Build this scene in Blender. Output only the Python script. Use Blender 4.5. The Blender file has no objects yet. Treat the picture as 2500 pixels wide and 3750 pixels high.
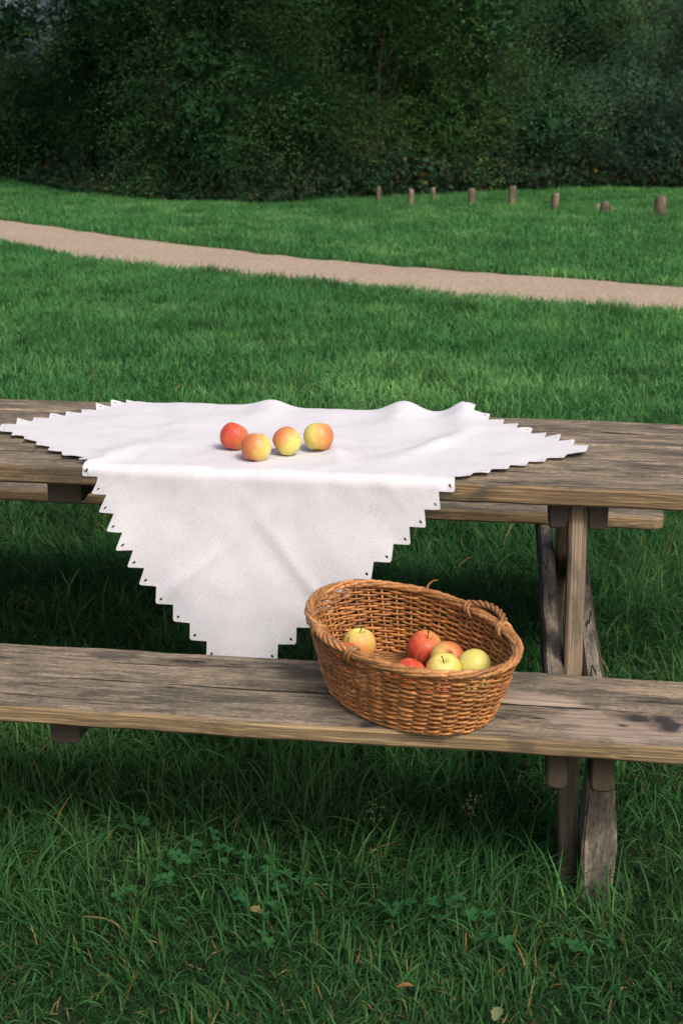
import bpy, bmesh, math, random
import numpy as np
from mathutils import Vector, Matrix, Euler, geometry
R_ = math.radians
rng = np.random.default_rng(7)
random.seed(7)
scene = bpy.context.scene
C = scene.collection

# ------------------------------------------------------------------ camera
cam_d = bpy.data.cameras.new('camera')
cam = bpy.data.objects.new('camera', cam_d)
C.objects.link(cam)
scene.camera = cam
CAM = Vector((0.0, -3.2607, 1.5352))
RT = Vector((0.99291533, 0.11823609, 0.01180606))
UP = Vector((-0.04477291, 0.28024491, 0.95888382))
FW = Vector((-0.11006608, 0.95261903, -0.28355324))
m = Matrix((RT, UP, -FW)).transposed().to_4x4()
m.translation = CAM
cam.matrix_world = m
cam_d.sensor_fit = 'VERTICAL'
cam_d.sensor_height = 36
cam_d.lens = 50.0
cam_d.clip_end = 500
cam_d.dof.use_dof = True
cam_d.dof.focus_distance = 3.05
cam_d.dof.aperture_fstop = 9.0

# ------------------------------------------------------------------ light
SUN_DIR = Vector((0.60, -0.80, 0.0)).normalized()
EL = R_(48)
world = bpy.data.worlds.new('World')
scene.world = world
world.use_nodes = True
wn = world.node_tree.nodes
sky = wn.new('ShaderNodeTexSky')
sky.sky_type = 'NISHITA'
sky.sun_disc = False
sky.sun_elevation = EL
sky.sun_rotation = math.atan2(SUN_DIR.x, SUN_DIR.y)
sky.dust_density = 4.0
sky.air_density = 0.45
sky.ozone_density = 0.0
bg = wn['Background']
bg.inputs['Strength'].default_value = 0.15
world.node_tree.links.new(sky.outputs[0], bg.inputs['Color'])
sun_d = bpy.data.lights.new('sun', 'SUN')
sun_d.energy = 1.45
sun_d.angle = R_(15)
sun_d.color = (1.0, 0.975, 0.94)
sun = bpy.data.objects.new('sun', sun_d)
C.objects.link(sun)
ld = -(SUN_DIR * math.cos(EL) + Vector((0, 0, math.sin(EL))))
sun.rotation_euler = ld.to_track_quat('-Z', 'Y').to_euler()
sun.location = (4, -8, 9)
scene.view_settings.view_transform = 'Standard'
scene.view_settings.look = 'None'
scene.view_settings.exposure = 0.45
scene.view_settings.gamma = 1.0
scene.view_settings.use_curve_mapping = False
scene.cycles.max_bounces = 6
scene.cycles.transparent_max_bounces = 4

# ------------------------------------------------------------------ helpers
def tag(o, label=None, cat=None, group=None, kind=None):
    if label: o['label'] = label
    if cat: o['category'] = cat
    if group: o['group'] = group
    if kind: o['kind'] = kind
    return o

def link(name, me, parent=None, mats=(), loc=None, rot=None):
    o = bpy.data.objects.new(name, me)
    C.objects.link(o)
    if parent is not None: o.parent = parent
    if me is not None:
        for mt in mats:
            if mt.name not in [x.name for x in me.materials if x]: me.materials.append(mt)
    if loc is not None: o.location = loc
    if rot is not None: o.rotation_euler = rot
    return o

def empty(name, loc=(0, 0, 0), rot=(0, 0, 0)):
    o = bpy.data.objects.new(name, None)
    C.objects.link(o)
    o.location = loc
    o.rotation_euler = rot
    o.empty_display_size = 0.1
    return o

def np_mesh(name, V, F, col=None, smooth=False, mat_idx=None):
    """V (n,3); F (m,3) or (m,4) index array; col (n,3) point colours."""
    V = np.asarray(V, np.float32); F = np.asarray(F, np.int32)
    me = bpy.data.meshes.new(name)
    k = F.shape[1]
    me.vertices.add(len(V)); me.vertices.foreach_set('co', V.ravel())
    me.loops.add(F.size); me.loops.foreach_set('vertex_index', F.ravel())
    me.polygons.add(len(F))
    me.polygons.foreach_set('loop_start', np.arange(0, F.size, k, dtype=np.int32))
    if mat_idx is not None: me.polygons.foreach_set('material_index', np.asarray(mat_idx, np.int32))
    me.polygons.foreach_set('use_smooth', np.full(len(F), smooth, dtype=bool))
    me.update(calc_edges=True)
    if col is not None:
        a = me.color_attributes.new('tint', 'FLOAT_COLOR', 'POINT')
        c4 = np.ones((len(V), 4), np.float32); c4[:, :3] = col
        a.data.foreach_set('color', c4.ravel())
    return me

def mesh_py(name, verts, faces, smooth=False):
    me = bpy.data.meshes.new(name)
    me.from_pydata([tuple(v) for v in verts], [], [tuple(f) for f in faces])
    if smooth:
        for p in me.polygons: p.use_smooth = True
    me.update()
    return me

_perm = np.random.default_rng(3).random((256, 256))
def vnoise(x, y, s=1.0, o=0.0):
    """smooth value noise 0..1 on the ground plane"""
    x = np.asarray(x) * s + o + 100; y = np.asarray(y) * s + o * 1.7 + 100
    xi = np.floor(x).astype(int); yi = np.floor(y).astype(int)
    fx = x - xi; fy = y - yi
    fx = fx * fx * (3 - 2 * fx); fy = fy * fy * (3 - 2 * fy)
    p = lambda i, j: _perm[(xi + i) % 256, (yi + j) % 256]
    return (p(0, 0) * (1 - fx) + p(1, 0) * fx) * (1 - fy) + (p(0, 1) * (1 - fx) + p(1, 1) * fx) * fy

def tube(pts, rad, sides=6, closed=False, ref=(0, 0, 1)):
    """tube round a polyline -> verts, quads (plus end caps as quads fans left open)"""
    P = np.asarray(pts, float); n = len(P)
    rad = np.broadcast_to(np.asarray(rad, float), (n,))
    if closed: T = np.roll(P, -1, 0) - np.roll(P, 1, 0)
    else: T = np.gradient(P, axis=0)
    T /= np.linalg.norm(T, axis=1)[:, None] + 1e-12
    rf = np.asarray(ref, float)
    A = np.cross(T, rf); L = np.linalg.norm(A, axis=1)
    A[L < 1e-4] = (1, 0, 0); A /= np.linalg.norm(A, axis=1)[:, None]
    B = np.cross(A, T)
    ang = np.linspace(0, 2 * np.pi, sides, endpoint=False)
    V = P[:, None, :] + rad[:, None, None] * (np.cos(ang)[None, :, None] * A[:, None, :] + np.sin(ang)[None, :, None] * B[:, None, :])
    V = V.reshape(-1, 3)
    i = np.arange(n if closed else n - 1); j = np.arange(sides)
    I, J = np.meshgrid(i, j, indexing='ij')
    I2 = (I + 1) % n; J2 = (J + 1) % sides
    F = np.stack([I * sides + J, I * sides + J2, I2 * sides + J2, I2 * sides + J], -1).reshape(-1, 4)
    return V, F

def join(parts):
    Vs, Fs, o = [], [], 0
    for V, F in parts:
        Vs.append(V); Fs.append(F + o); o += len(V)
    return np.concatenate(Vs), np.concatenate(Fs)

# ------------------------------------------------------------------ materials
class NT:
    def __init__(self, name):
        self.m = bpy.data.materials.new(name); self.m.use_nodes = True
        self.t = self.m.node_tree; self.b = self.t.nodes['Principled BSDF']
        self.out = self.t.nodes['Material Output']
    def n(self, typ, **kw):
        nd = self.t.nodes.new(typ)
        for k, v in kw.items():
            if k.startswith('i_'):
                key = k[2:]
                key = int(key) if key.isdigit() else key.replace('_', ' ')
                nd.inputs[key].default_value = v
            else: setattr(nd, k, v)
        return nd
    def l(self, a, b): self.t.links.new(a, b)
    def ramp(self, src, stops, interp='LINEAR'):
        r = self.n('ShaderNodeValToRGB'); r.color_ramp.interpolation = interp
        e = r.color_ramp.elements
        while len(e) < len(stops): e.new(0.5)
        for q, (p, c) in zip(e, stops):
            q.position = p; q.color = (c, c, c, 1) if isinstance(c, (int, float)) else (*c, 1)
        self.l(src, r.inputs[0]); return r.outputs[0]
    def mix(self, fac, a, b, mode='MIX'):
        x = self.n('ShaderNodeMix', data_type='RGBA', blend_type=mode)
        for s, v in ((x.inputs[0], fac), (x.inputs[6], a), (x.inputs[7], b)):
            if isinstance(v, (int, float)): s.default_value = v
            elif isinstance(v, tuple): s.default_value = (*v, 1)
            else: self.l(v, s)
        return x.outputs[2]
    def math(self, op, a, b=None, clamp=False):
        x = self.n('ShaderNodeMath', operation=op, use_clamp=clamp)
        for s, v in ((x.inputs[0], a), (x.inputs[1], b)):
            if v is None: continue
            if isinstance(v, (int, float)): s.default_value = v
            else: self.l(v, s)
        return x.outputs[0]
    def noise(self, vec, scale, detail=4, rough=0.55, dist=0.0):
        x = self.n('ShaderNodeTexNoise'); x.inputs['Scale'].default_value = scale
        x.inputs['Detail'].default_value = detail; x.inputs['Roughness'].default_value = rough
        x.inputs['Distortion'].default_value = dist
        if vec is not None: self.l(vec, x.inputs['Vector'])
        return x.outputs['Fac']
    def bump(self, h, strength=0.3, dist=0.01):
        b = self.n('ShaderNodeBump'); b.inputs['Strength'].default_value = strength
        b.inputs['Distance'].default_value = dist
        self.l(h, b.inputs['Height']); self.l(b.outputs[0], self.b.inputs['Normal'])

def obj_coords(t, scale, seed_amt=13.0):
    tc = t.n('ShaderNodeTexCoord'); oi = t.n('ShaderNodeObjectInfo')
    mu = t.math('MULTIPLY', oi.outputs['Random'], seed_amt)
    cb = t.n('ShaderNodeCombineXYZ'); t.l(mu, cb.inputs[0]); t.l(mu, cb.inputs[1])
    ad = t.n('ShaderNodeVectorMath', operation='ADD'); t.l(tc.outputs['Object'], ad.inputs[0]); t.l(cb.outputs[0], ad.inputs[1])
    mp = t.n('ShaderNodeMapping'); mp.inputs['Scale'].default_value = scale; t.l(ad.outputs[0], mp.inputs['Vector'])
    return tc.outputs['Object'], ad.outputs[0], mp.outputs[0], oi.outputs['Random']

def wood_top(name, light=(0.34, 0.268, 0.18), mid=(0.198, 0.158, 0.108), dark=(0.07, 0.059, 0.045), spots=(), patches=()):
    t = NT(name)
    raw, base, gr, rnd = obj_coords(t, (2.6, 30, 30))
    g1 = t.noise(gr, 3.0, 6, 0.65, 0.4)
    g2 = t.noise(gr, 11.0, 4, 0.6)
    mp = t.n('ShaderNodeMapping'); mp.inputs['Scale'].default_value = (2.2, 8, 8); t.l(base, mp.inputs['Vector'])
    blot = t.noise(mp.outputs[0], 2.0, 7, 0.68)
    c = t.ramp(g1, [(0.30, dark), (0.47, mid), (0.66, light)])
    c = t.mix(t.ramp(g2, [(0.36, 0.5), (0.5, 0.0)]), c, dark)
    c = t.mix(t.ramp(blot, [(0.47, 0.0), (0.60, 0.8)]), c, (0.068, 0.061, 0.047))
    mp2 = t.n('ShaderNodeMapping'); mp2.inputs['Scale'].default_value = (1.6, 7, 7); mp2.inputs['Location'].default_value = (4.1, 2.2, 0); t.l(base, mp2.inputs['Vector'])
    pale = t.noise(mp2.outputs[0], 2.6, 7, 0.7)
    c = t.mix(t.ramp(pale, [(0.54, 0.0), (0.63, 0.75)]), c, (0.38, 0.285, 0.185))
    mp3 = t.n('ShaderNodeMapping'); mp3.inputs['Scale'].default_value = (8, 170, 170); t.l(base, mp3.inputs['Vector'])
    fib = t.noise(mp3.outputs[0], 2.0, 3, 0.7, 0.3)
    c = t.mix(1.0, c, t.ramp(fib, [(0.28, 0.58), (0.5, 1.0), (0.72, 1.35)]), 'MULTIPLY')
    mot = t.noise(raw, 95, 5, 0.75)
    c = t.mix(1.0, c, t.ramp(mot, [(0.3, 0.62), (0.5, 1.0), (0.72, 1.35)]), 'MULTIPLY')
    mp4 = t.n('ShaderNodeMapping'); mp4.inputs['Scale'].default_value = (0.9, 30, 30); mp4.inputs['Location'].default_value = (1.7, 5.2, 0); t.l(base, mp4.inputs['Vector'])
    ck = t.noise(mp4.outputs[0], 1.6, 2, 0.5, 0.2)
    crack = t.ramp(t.math('ABSOLUTE', t.math('SUBTRACT', ck, 0.5)), [(0.006, 1.0), (0.016, 0.0)])
    crack = t.math('MULTIPLY', crack, t.ramp(t.noise(mp2.outputs[0], 1.4, 2, 0.5), [(0.48, 0.0), (0.56, 1.0)]))
    c = t.mix(crack, c, (0.018, 0.015, 0.012))
    wob = t.n('ShaderNodeTexNoise'); wob.inputs['Scale'].default_value = 16; wob.inputs['Detail'].default_value = 5; t.l(raw, wob.inputs['Vector'])
    wsub = t.n('ShaderNodeVectorMath', operation='SUBTRACT'); t.l(wob.outputs['Color'], wsub.inputs[0]); wsub.inputs[1].default_value = (0.5, 0.5, 0.5)
    def blob(cx, cy, rx, ry, w=0.5):
        sc = t.n('ShaderNodeVectorMath', operation='SCALE'); t.l(wsub.outputs[0], sc.inputs[0]); sc.inputs['Scale'].default_value = w * min(rx, ry) * 3
        ad = t.n('ShaderNodeVectorMath', operation='ADD'); t.l(raw, ad.inputs[0]); t.l(sc.outputs[0], ad.inputs[1])
        mpp = t.n('ShaderNodeMapping'); mpp.inputs['Location'].default_value = (-cx / rx, -cy / ry, 0); mpp.inputs['Scale'].default_value = (1 / rx, 1 / ry, 0.01); t.l(ad.outputs[0], mpp.inputs['Vector'])
        ln = t.n('ShaderNodeVectorMath', operation='LENGTH'); t.l(mpp.outputs[0], ln.inputs[0])
        return ln.outputs['Value']
    for (cx, cy, rx, ry) in patches:
        d = blob(cx, cy, rx, ry, 0.7)
        c = t.mix(t.ramp(d, [(0.70, 0.75), (1.05, 0.0)]), c, t.mix(t.ramp(g1, [(0.35, 0.0), (0.6, 1.0)]), (0.25, 0.19, 0.145), (0.40, 0.31, 0.235)))
    for (cx, cy, rx, ry) in spots:
        d = blob(cx, cy, rx, ry, 1.1)
        c = t.mix(t.ramp(d, [(0.75, 0.0), (0.9, 0.7), (1.0, 0.0)]), c, (0.23, 0.12, 0.05))
        c = t.mix(t.ramp(d, [(0.35, 0.95), (0.95, 0.0)]), c, (0.028, 0.026, 0.028))
    t.l(c, t.b.inputs['Base Color'])
    t.b.inputs['Roughness'].default_value = 0.82
    t.b.inputs['Specular IOR Level'].default_value = 0.25
    hh = t.math('SUBTRACT', t.math('ADD', t.math('MULTIPLY', g1, 0.7), t.math('ADD', t.math('MULTIPLY', g2, 0.4), t.math('MULTIPLY', fib, 0.3))), crack)
    t.bump(hh, 0.75, 0.004)
    return t.m

def wood_side(name, light=(0.30, 0.20, 0.088), dark=(0.12, 0.076, 0.036), grime=0.7):
    t = NT(name)
    raw, base, gr, rnd = obj_coords(t, (0.3, 34, 34))
    g1 = t.noise(gr, 2.4, 2, 0.45, 0.08)
    wv = t.math('SINE', t.math('MULTIPLY', g1, 60.0))
    c = t.mix(t.ramp(wv, [(0.2, 0.0), (0.9, 1.0)]), dark, light)
    g3 = t.noise(gr, 9, 4, 0.6)
    c = t.mix(t.ramp(g3, [(0.35, 0.6), (0.55, 0.0)]), c, (0.07, 0.05, 0.03))
    mp = t.n('ShaderNodeMapping'); mp.inputs['Scale'].default_value = (3, 9, 9); t.l(base, mp.inputs['Vector'])
    bl = t.noise(mp.outputs[0], 2.2, 5, 0.6)
    c = t.mix(t.ramp(bl, [(0.48, 0.0), (0.60, grime)]), c, (0.055, 0.05, 0.035))
    t.l(c, t.b.inputs['Base Color'])
    t.b.inputs['Roughness'].default_value = 0.75
    t.b.inputs['Specular IOR Level'].default_value = 0.3
    t.bump(g3, 0.5, 0.003)
    return t.m

def leaf_mat(name, rough=0.5, trans=0.35, spec=0.3, tint=(1, 1, 1)):
    t = NT(name)
    at = t.n('ShaderNodeAttribute'); at.attribute_name = 'tint'
    oi = t.n('ShaderNodeObjectInfo')
    c = t.mix(1.0, at.outputs['Color'], oi.outputs['Color'], 'MULTIPLY')
    t.l(c, t.b.inputs['Base Color'])
    t.b.inputs['Roughness'].default_value = rough
    t.b.inputs['Specular IOR Level'].default_value = spec
    tr = t.n('ShaderNodeBsdfTranslucent'); t.l(c, tr.inputs['Color'])
    mx = t.n('ShaderNodeMixShader'); mx.inputs[0].default_value = trans
    t.l(t.b.outputs[0], mx.inputs[1]); t.l(tr.outputs[0], mx.inputs[2]); t.l(mx.outputs[0], t.out.inputs['Surface'])
    return t.m

M_top = wood_top('weathered_wood_top')
M_bench_back = wood_top('weathered_bench_back', light=(0.30, 0.235, 0.165), mid=(0.208, 0.168, 0.115), dark=(0.075, 0.065, 0.053), patches=((0.12 + 0.93, -0.06, 0.10, 0.035),), spots=((-0.62 + 0.97, 0.03, 0.05, 0.018),))
M_bench_front = wood_top('weathered_bench_front', light=(0.30, 0.235, 0.17), mid=(0.208, 0.168, 0.115), dark=(0.075, 0.065, 0.055),
    patches=((0.26 + 0.97, 0.01, 0.17, 0.085),), spots=((0.262 + 0.97, 0.050, 0.062, 0.022), (0.318 + 0.97, 0.035, 0.046, 0.036), (-0.23 + 0.97, -0.06, 0.03, 0.02), (0.235 + .97, 0.005, 0.014, 0.008)))
M_side = wood_side('table_edge_grain', light=(0.32, 0.215, 0.105), dark=(0.15, 0.10, 0.05), grime=0.8)
M_bside = wood_side('bench_edge_grain', light=(0.37, 0.268, 0.135), dark=(0.21, 0.142, 0.07), grime=0.6)
M_leg = wood_side('leg_timber', light=(0.27, 0.20, 0.125), dark=(0.17, 0.12, 0.075), grime=0.75)
M_block = wood_side('shaded_block_timber', light=(0.085, 0.060, 0.037), dark=(0.05, 0.036, 0.023), grime=0.7)  # frame timber with the shade beneath top and benches put into its colour
M_foot = wood_top('grey_foot_timber', light=(0.34, 0.285, 0.215), mid=(0.20, 0.165, 0.12), dark=(0.07, 0.058, 0.044))
M_post = wood_top('post_timber', light=(0.24, 0.175, 0.115), mid=(0.135, 0.098, 0.064), dark=(0.04, 0.032, 0.024))
M_post_pale = wood_top('pale_post_timber', light=(0.34, 0.26, 0.18), mid=(0.2, 0.15, 0.105), dark=(0.07, 0.055, 0.04))

def cloth_material():
    t = NT('white_linen')
    tc = t.n('ShaderNodeTexCoord')
    f = t.noise(tc.outputs['Object'], 420, 3, 0.7)
    b = t.noise(tc.outputs['Object'], 16, 4, 0.6)
    c = t.mix(t.ramp(b, [(0.3, 0.0), (0.7, 1.0)]), (0.73, 0.715, 0.725), (0.79, 0.775, 0.78))
    c = t.mix(t.ramp(f, [(0.36, 0.75), (0.58, 0.0)]), c, (0.56, 0.545, 0.555))
    t.l(c, t.b.inputs['Base Color'])
    t.b.inputs['Roughness'].default_value = 0.9
    t.b.inputs['Specular IOR Level'].default_value = 0.15
    t.bump(f, 0.5, 0.0012)
    tr = t.n('ShaderNodeBsdfTranslucent'); t.l(c, tr.inputs['Color'])
    mx = t.n('ShaderNodeMixShader'); mx.inputs[0].default_value = 0.12
    t.l(t.b.outputs[0], mx.inputs[1]); t.l(tr.outputs[0], mx.inputs[2]); t.l(mx.outputs[0], t.out.inputs['Surface'])
    return t.m
M_cloth = cloth_material()

def wicker_material(name, light, dark):
    t = NT(name)
    raw, base, gr, rnd = obj_coords(t, (1, 1, 1), 5.0)
    a = t.noise(base, 26, 4, 0.6); b = t.noise(base, 160, 3, 0.6)
    c = t.mix(t.ramp(a, [(0.32, 0.0), (0.68, 1.0)]), dark, light)
    c = t.mix(t.ramp(b, [(0.3, 0.6), (0.5, 0.0)]), c, (dark[0] * .45, dark[1] * .42, dark[2] * .4))
    hs = t.n('ShaderNodeHueSaturation'); t.l(c, hs.inputs['Color'])
    t.l(t.math('ADD', t.math('MULTIPLY', rnd, 0.7), 0.62), hs.inputs['Value'])
    t.l(hs.outputs[0], t.b.inputs['Base Color'])
    t.b.inputs['Roughness'].default_value = 0.48
    t.b.inputs['Specular IOR Level'].default_value = 0.4
    t.bump(b, 0.35, 0.001)
    return t.m
M_wick = wicker_material('brown_willow', (0.54, 0.235, 0.066), (0.26, 0.098, 0.028))
M_wick2 = wicker_material('brown_willow_rim', (0.52, 0.25, 0.085), (0.29, 0.12, 0.04))

def apple_material():
    t = NT('apple_skin')
    tc = t.n('ShaderNodeTexCoord'); oi = t.n('ShaderNodeObjectInfo')
    sep = t.n('ShaderNodeSeparateXYZ'); t.l(tc.outputs['Object'], sep.inputs[0])
    sc = t.n('ShaderNodeSeparateColor'); t.l(oi.outputs['Color'], sc.inputs[0])
    at = t.math('ARCTAN2', sep.outputs[1], sep.outputs[0])
    # streaks run from stem to base: noise on (angle, height)
    cs = t.n('ShaderNodeCombineXYZ'); t.l(t.math('MULTIPLY', sep.outputs[0], 90.0), cs.inputs[0]); t.l(t.math('MULTIPLY', sep.outputs[1], 90.0), cs.inputs[1]); t.l(t.math('MULTIPLY', sep.outputs[2], 14.0), cs.inputs[2])
    st = t.noise(cs.outputs[0], 1.6, 4, 0.6)
    lo = t.noise(tc.outputs['Object'], 28, 3, 0.5)
    x = t.math('MULTIPLY', sep.outputs[0], 15.0)
    f = t.math('ADD', t.math('ADD', x, t.math('MULTIPLY', t.math('SUBTRACT', st, 0.5), 0.9)), t.math('MULTIPLY', t.math('SUBTRACT', lo, 0.5), 0.8))
    f = t.math('ADD', f, t.math('MULTIPLY', t.math('SUBTRACT', sc.outputs[0], 0.5), 1.6))
    fr = t.ramp(t.math('ADD', t.math('MULTIPLY', f, 0.5), 0.5), [(0.32, 0.0), (0.62, 0.72), (0.85, 1.0)])
    yl = t.mix(t.ramp(lo, [(0.3, 0.0), (0.7, 1.0)]), (0.66, 0.57, 0.11), (0.72, 0.66, 0.22))
    rd = t.mix(t.ramp(st, [(0.35, 0.0), (0.65, 1.0)]), (0.48, 0.035, 0.026), (0.66, 0.13, 0.05))
    c = t.mix(fr, yl, rd)
    dots = t.n('ShaderNodeTexVoronoi'); dots.inputs['Scale'].default_value = 150; t.l(tc.outputs['Object'], dots.inputs['Vector'])
    c = t.mix(t.ramp(dots.outputs['Distance'], [(0.12, 0.45), (0.2, 0.0)]), c, (0.62, 0.5, 0.25))
    t.l(c, t.b.inputs['Base Color'])
    t.b.inputs['Roughness'].default_value = 0.42
    t.b.inputs['Specular IOR Level'].default_value = 0.35
    t.b.inputs['Subsurface Weight'].default_value = 0.08
    t.b.inputs['Subsurface Radius'].default_value = (0.006, 0.003, 0.001)
    return t.m
M_apple = apple_material()

def plain(name, col, rough=0.8, nscale=40, var=0.35):
    t = NT(name)
    tc = t.n('ShaderNodeTexCoord')
    a = t.noise(tc.outputs['Object'], nscale, 4, 0.6)
    d = tuple(x * (1 - var) for x in col); u = tuple(min(1, x * (1 + var)) for x in col)
    t.l(t.mix(t.ramp(a, [(0.3, 0.0), (0.7, 1.0)]), d, u), t.b.inputs['Base Color'])
    t.b.inputs['Roughness'].default_value = rough
    t.b.inputs['Specular IOR Level'].default_value = 0.25
    t.bump(a, 0.4, 0.01)
    return t.m
M_gap = plain('grime_and_gap_shade', (0.035, 0.032, 0.026), 0.95, 60)  # grimy inner plank edges, near-black so the gaps' shade is in the colour
M_stem = plain('apple_stem', (0.16, 0.10, 0.05), 0.7, 200)
M_bark = plain('bark', (0.036, 0.029, 0.022), 0.9, 30, 0.5)
M_grass = leaf_mat('grass_blades', 0.65, 0.33, 0.07)
M_leaf = leaf_mat('shrub_leaves', 0.65, 0.28, 0.06)
M_weed = leaf_mat('weed_leaves', 0.65, 0.3, 0.06)
M_dry = leaf_mat('dry_leaves', 0.7, 0.2, 0.2)

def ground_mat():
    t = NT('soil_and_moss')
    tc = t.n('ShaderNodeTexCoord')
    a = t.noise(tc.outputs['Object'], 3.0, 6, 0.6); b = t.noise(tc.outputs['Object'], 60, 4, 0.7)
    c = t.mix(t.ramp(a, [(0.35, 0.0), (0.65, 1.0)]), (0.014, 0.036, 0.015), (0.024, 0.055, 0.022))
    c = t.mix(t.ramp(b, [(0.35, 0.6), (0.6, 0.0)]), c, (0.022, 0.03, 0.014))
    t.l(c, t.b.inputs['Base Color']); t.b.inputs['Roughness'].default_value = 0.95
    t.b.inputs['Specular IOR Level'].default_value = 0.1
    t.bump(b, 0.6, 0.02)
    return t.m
def path_mat():
    t = NT('fine_gravel')
    tc = t.n('ShaderNodeTexCoord')
    vo = t.n('ShaderNodeTexVoronoi'); vo.inputs['Scale'].default_value = 55; t.l(tc.outputs['Object'], vo.inputs['Vector'])
    a = t.noise(tc.outputs['Object'], 1.3, 5, 0.6); b = t.noise(tc.outputs['Object'], 35, 5, 0.75)
    sp = t.n('ShaderNodeSeparateColor'); t.l(vo.outputs['Color'], sp.inputs[0])
    c = t.mix(t.ramp(sp.outputs[0], [(0.0, 0.0), (1.0, 1.0)]), (0.35, 0.27, 0.19), (0.57, 0.455, 0.33))
    c = t.mix(t.ramp(b, [(0.35, 0.55), (0.6, 0.0)]), c, (0.20, 0.15, 0.115))
    c = t.mix(t.ramp(a, [(0.4, 0.0), (0.75, 0.4)]), c, (0.30, 0.225, 0.17))
    t.l(c, t.b.inputs['Base Color']); t.b.inputs['Roughness'].default_value = 0.95
    t.b.inputs['Specular IOR Level'].default_value = 0.15
    t.bump(t.math('ADD', vo.outputs['Distance'], b), 0.6, 0.012)
    return t.m
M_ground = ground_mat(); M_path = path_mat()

# ------------------------------------------------------------------ ground and path
G = 220.0
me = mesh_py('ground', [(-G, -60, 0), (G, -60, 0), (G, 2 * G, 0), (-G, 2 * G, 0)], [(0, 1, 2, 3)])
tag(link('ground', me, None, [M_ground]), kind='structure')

PF = np.array([(-22, 24.5), (-14, 19.8), (-9, 16.0), (-6.18, 13.70), (-4.08, 11.91), (-2.43, 10.67), (-1.08, 9.93), (0.11, 9.46), (1.45, 8.97), (4, 8.15), (9, 6.6)])
PN = np.array([(-22, 22.2), (-14, 17.6), (-8, 13.6), (-5.34, 11.37), (-3.99, 10.0), (-2.99, 9.33), (-1.72, 8.73), (-0.955, 8.41), (0.107, 7.98), (1.297, 7.60), (4, 6.75), (9, 5.2)])
def path_far(x): return np.interp(x, PF[:, 0], PF[:, 1]) - 0.10 + 0.05 * (vnoise(x, 0, 1.1) - 0.5) + 0.11 * (vnoise(x, 5, 5) - 0.5)
def path_near(x): return np.interp(x, PN[:, 0], PN[:, 1]) - 0.24 + 0.05 * (vnoise(x, 9, 1.1) - 0.5) + 0.11 * (vnoise(x, 15, 5) - 0.5)
xs = np.linspace(-22, 9, 400)
k = 9
ws = np.linspace(0, 1, k)
yn, yf = path_near(xs) - 0.03, path_far(xs) + 0.03
V = np.stack([np.repeat(xs[:, None], k, 1), yn[:, None] * (1 - ws) + yf[:, None] * ws, 0.006 + 0.012 * np.sin(np.pi * ws)[None, :] * np.ones((400, 1))], -1).reshape(-1, 3)
I, J = np.meshgrid(np.arange(399), np.arange(k - 1), indexing='ij')
F = np.stack([I * k + J, (I + 1) * k + J, (I + 1) * k + J + 1, I * k + J + 1], -1).reshape(-1, 4)
tag(link('path', np_mesh('path', V, F, smooth=True), None, [M_path]), kind='structure')

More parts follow.
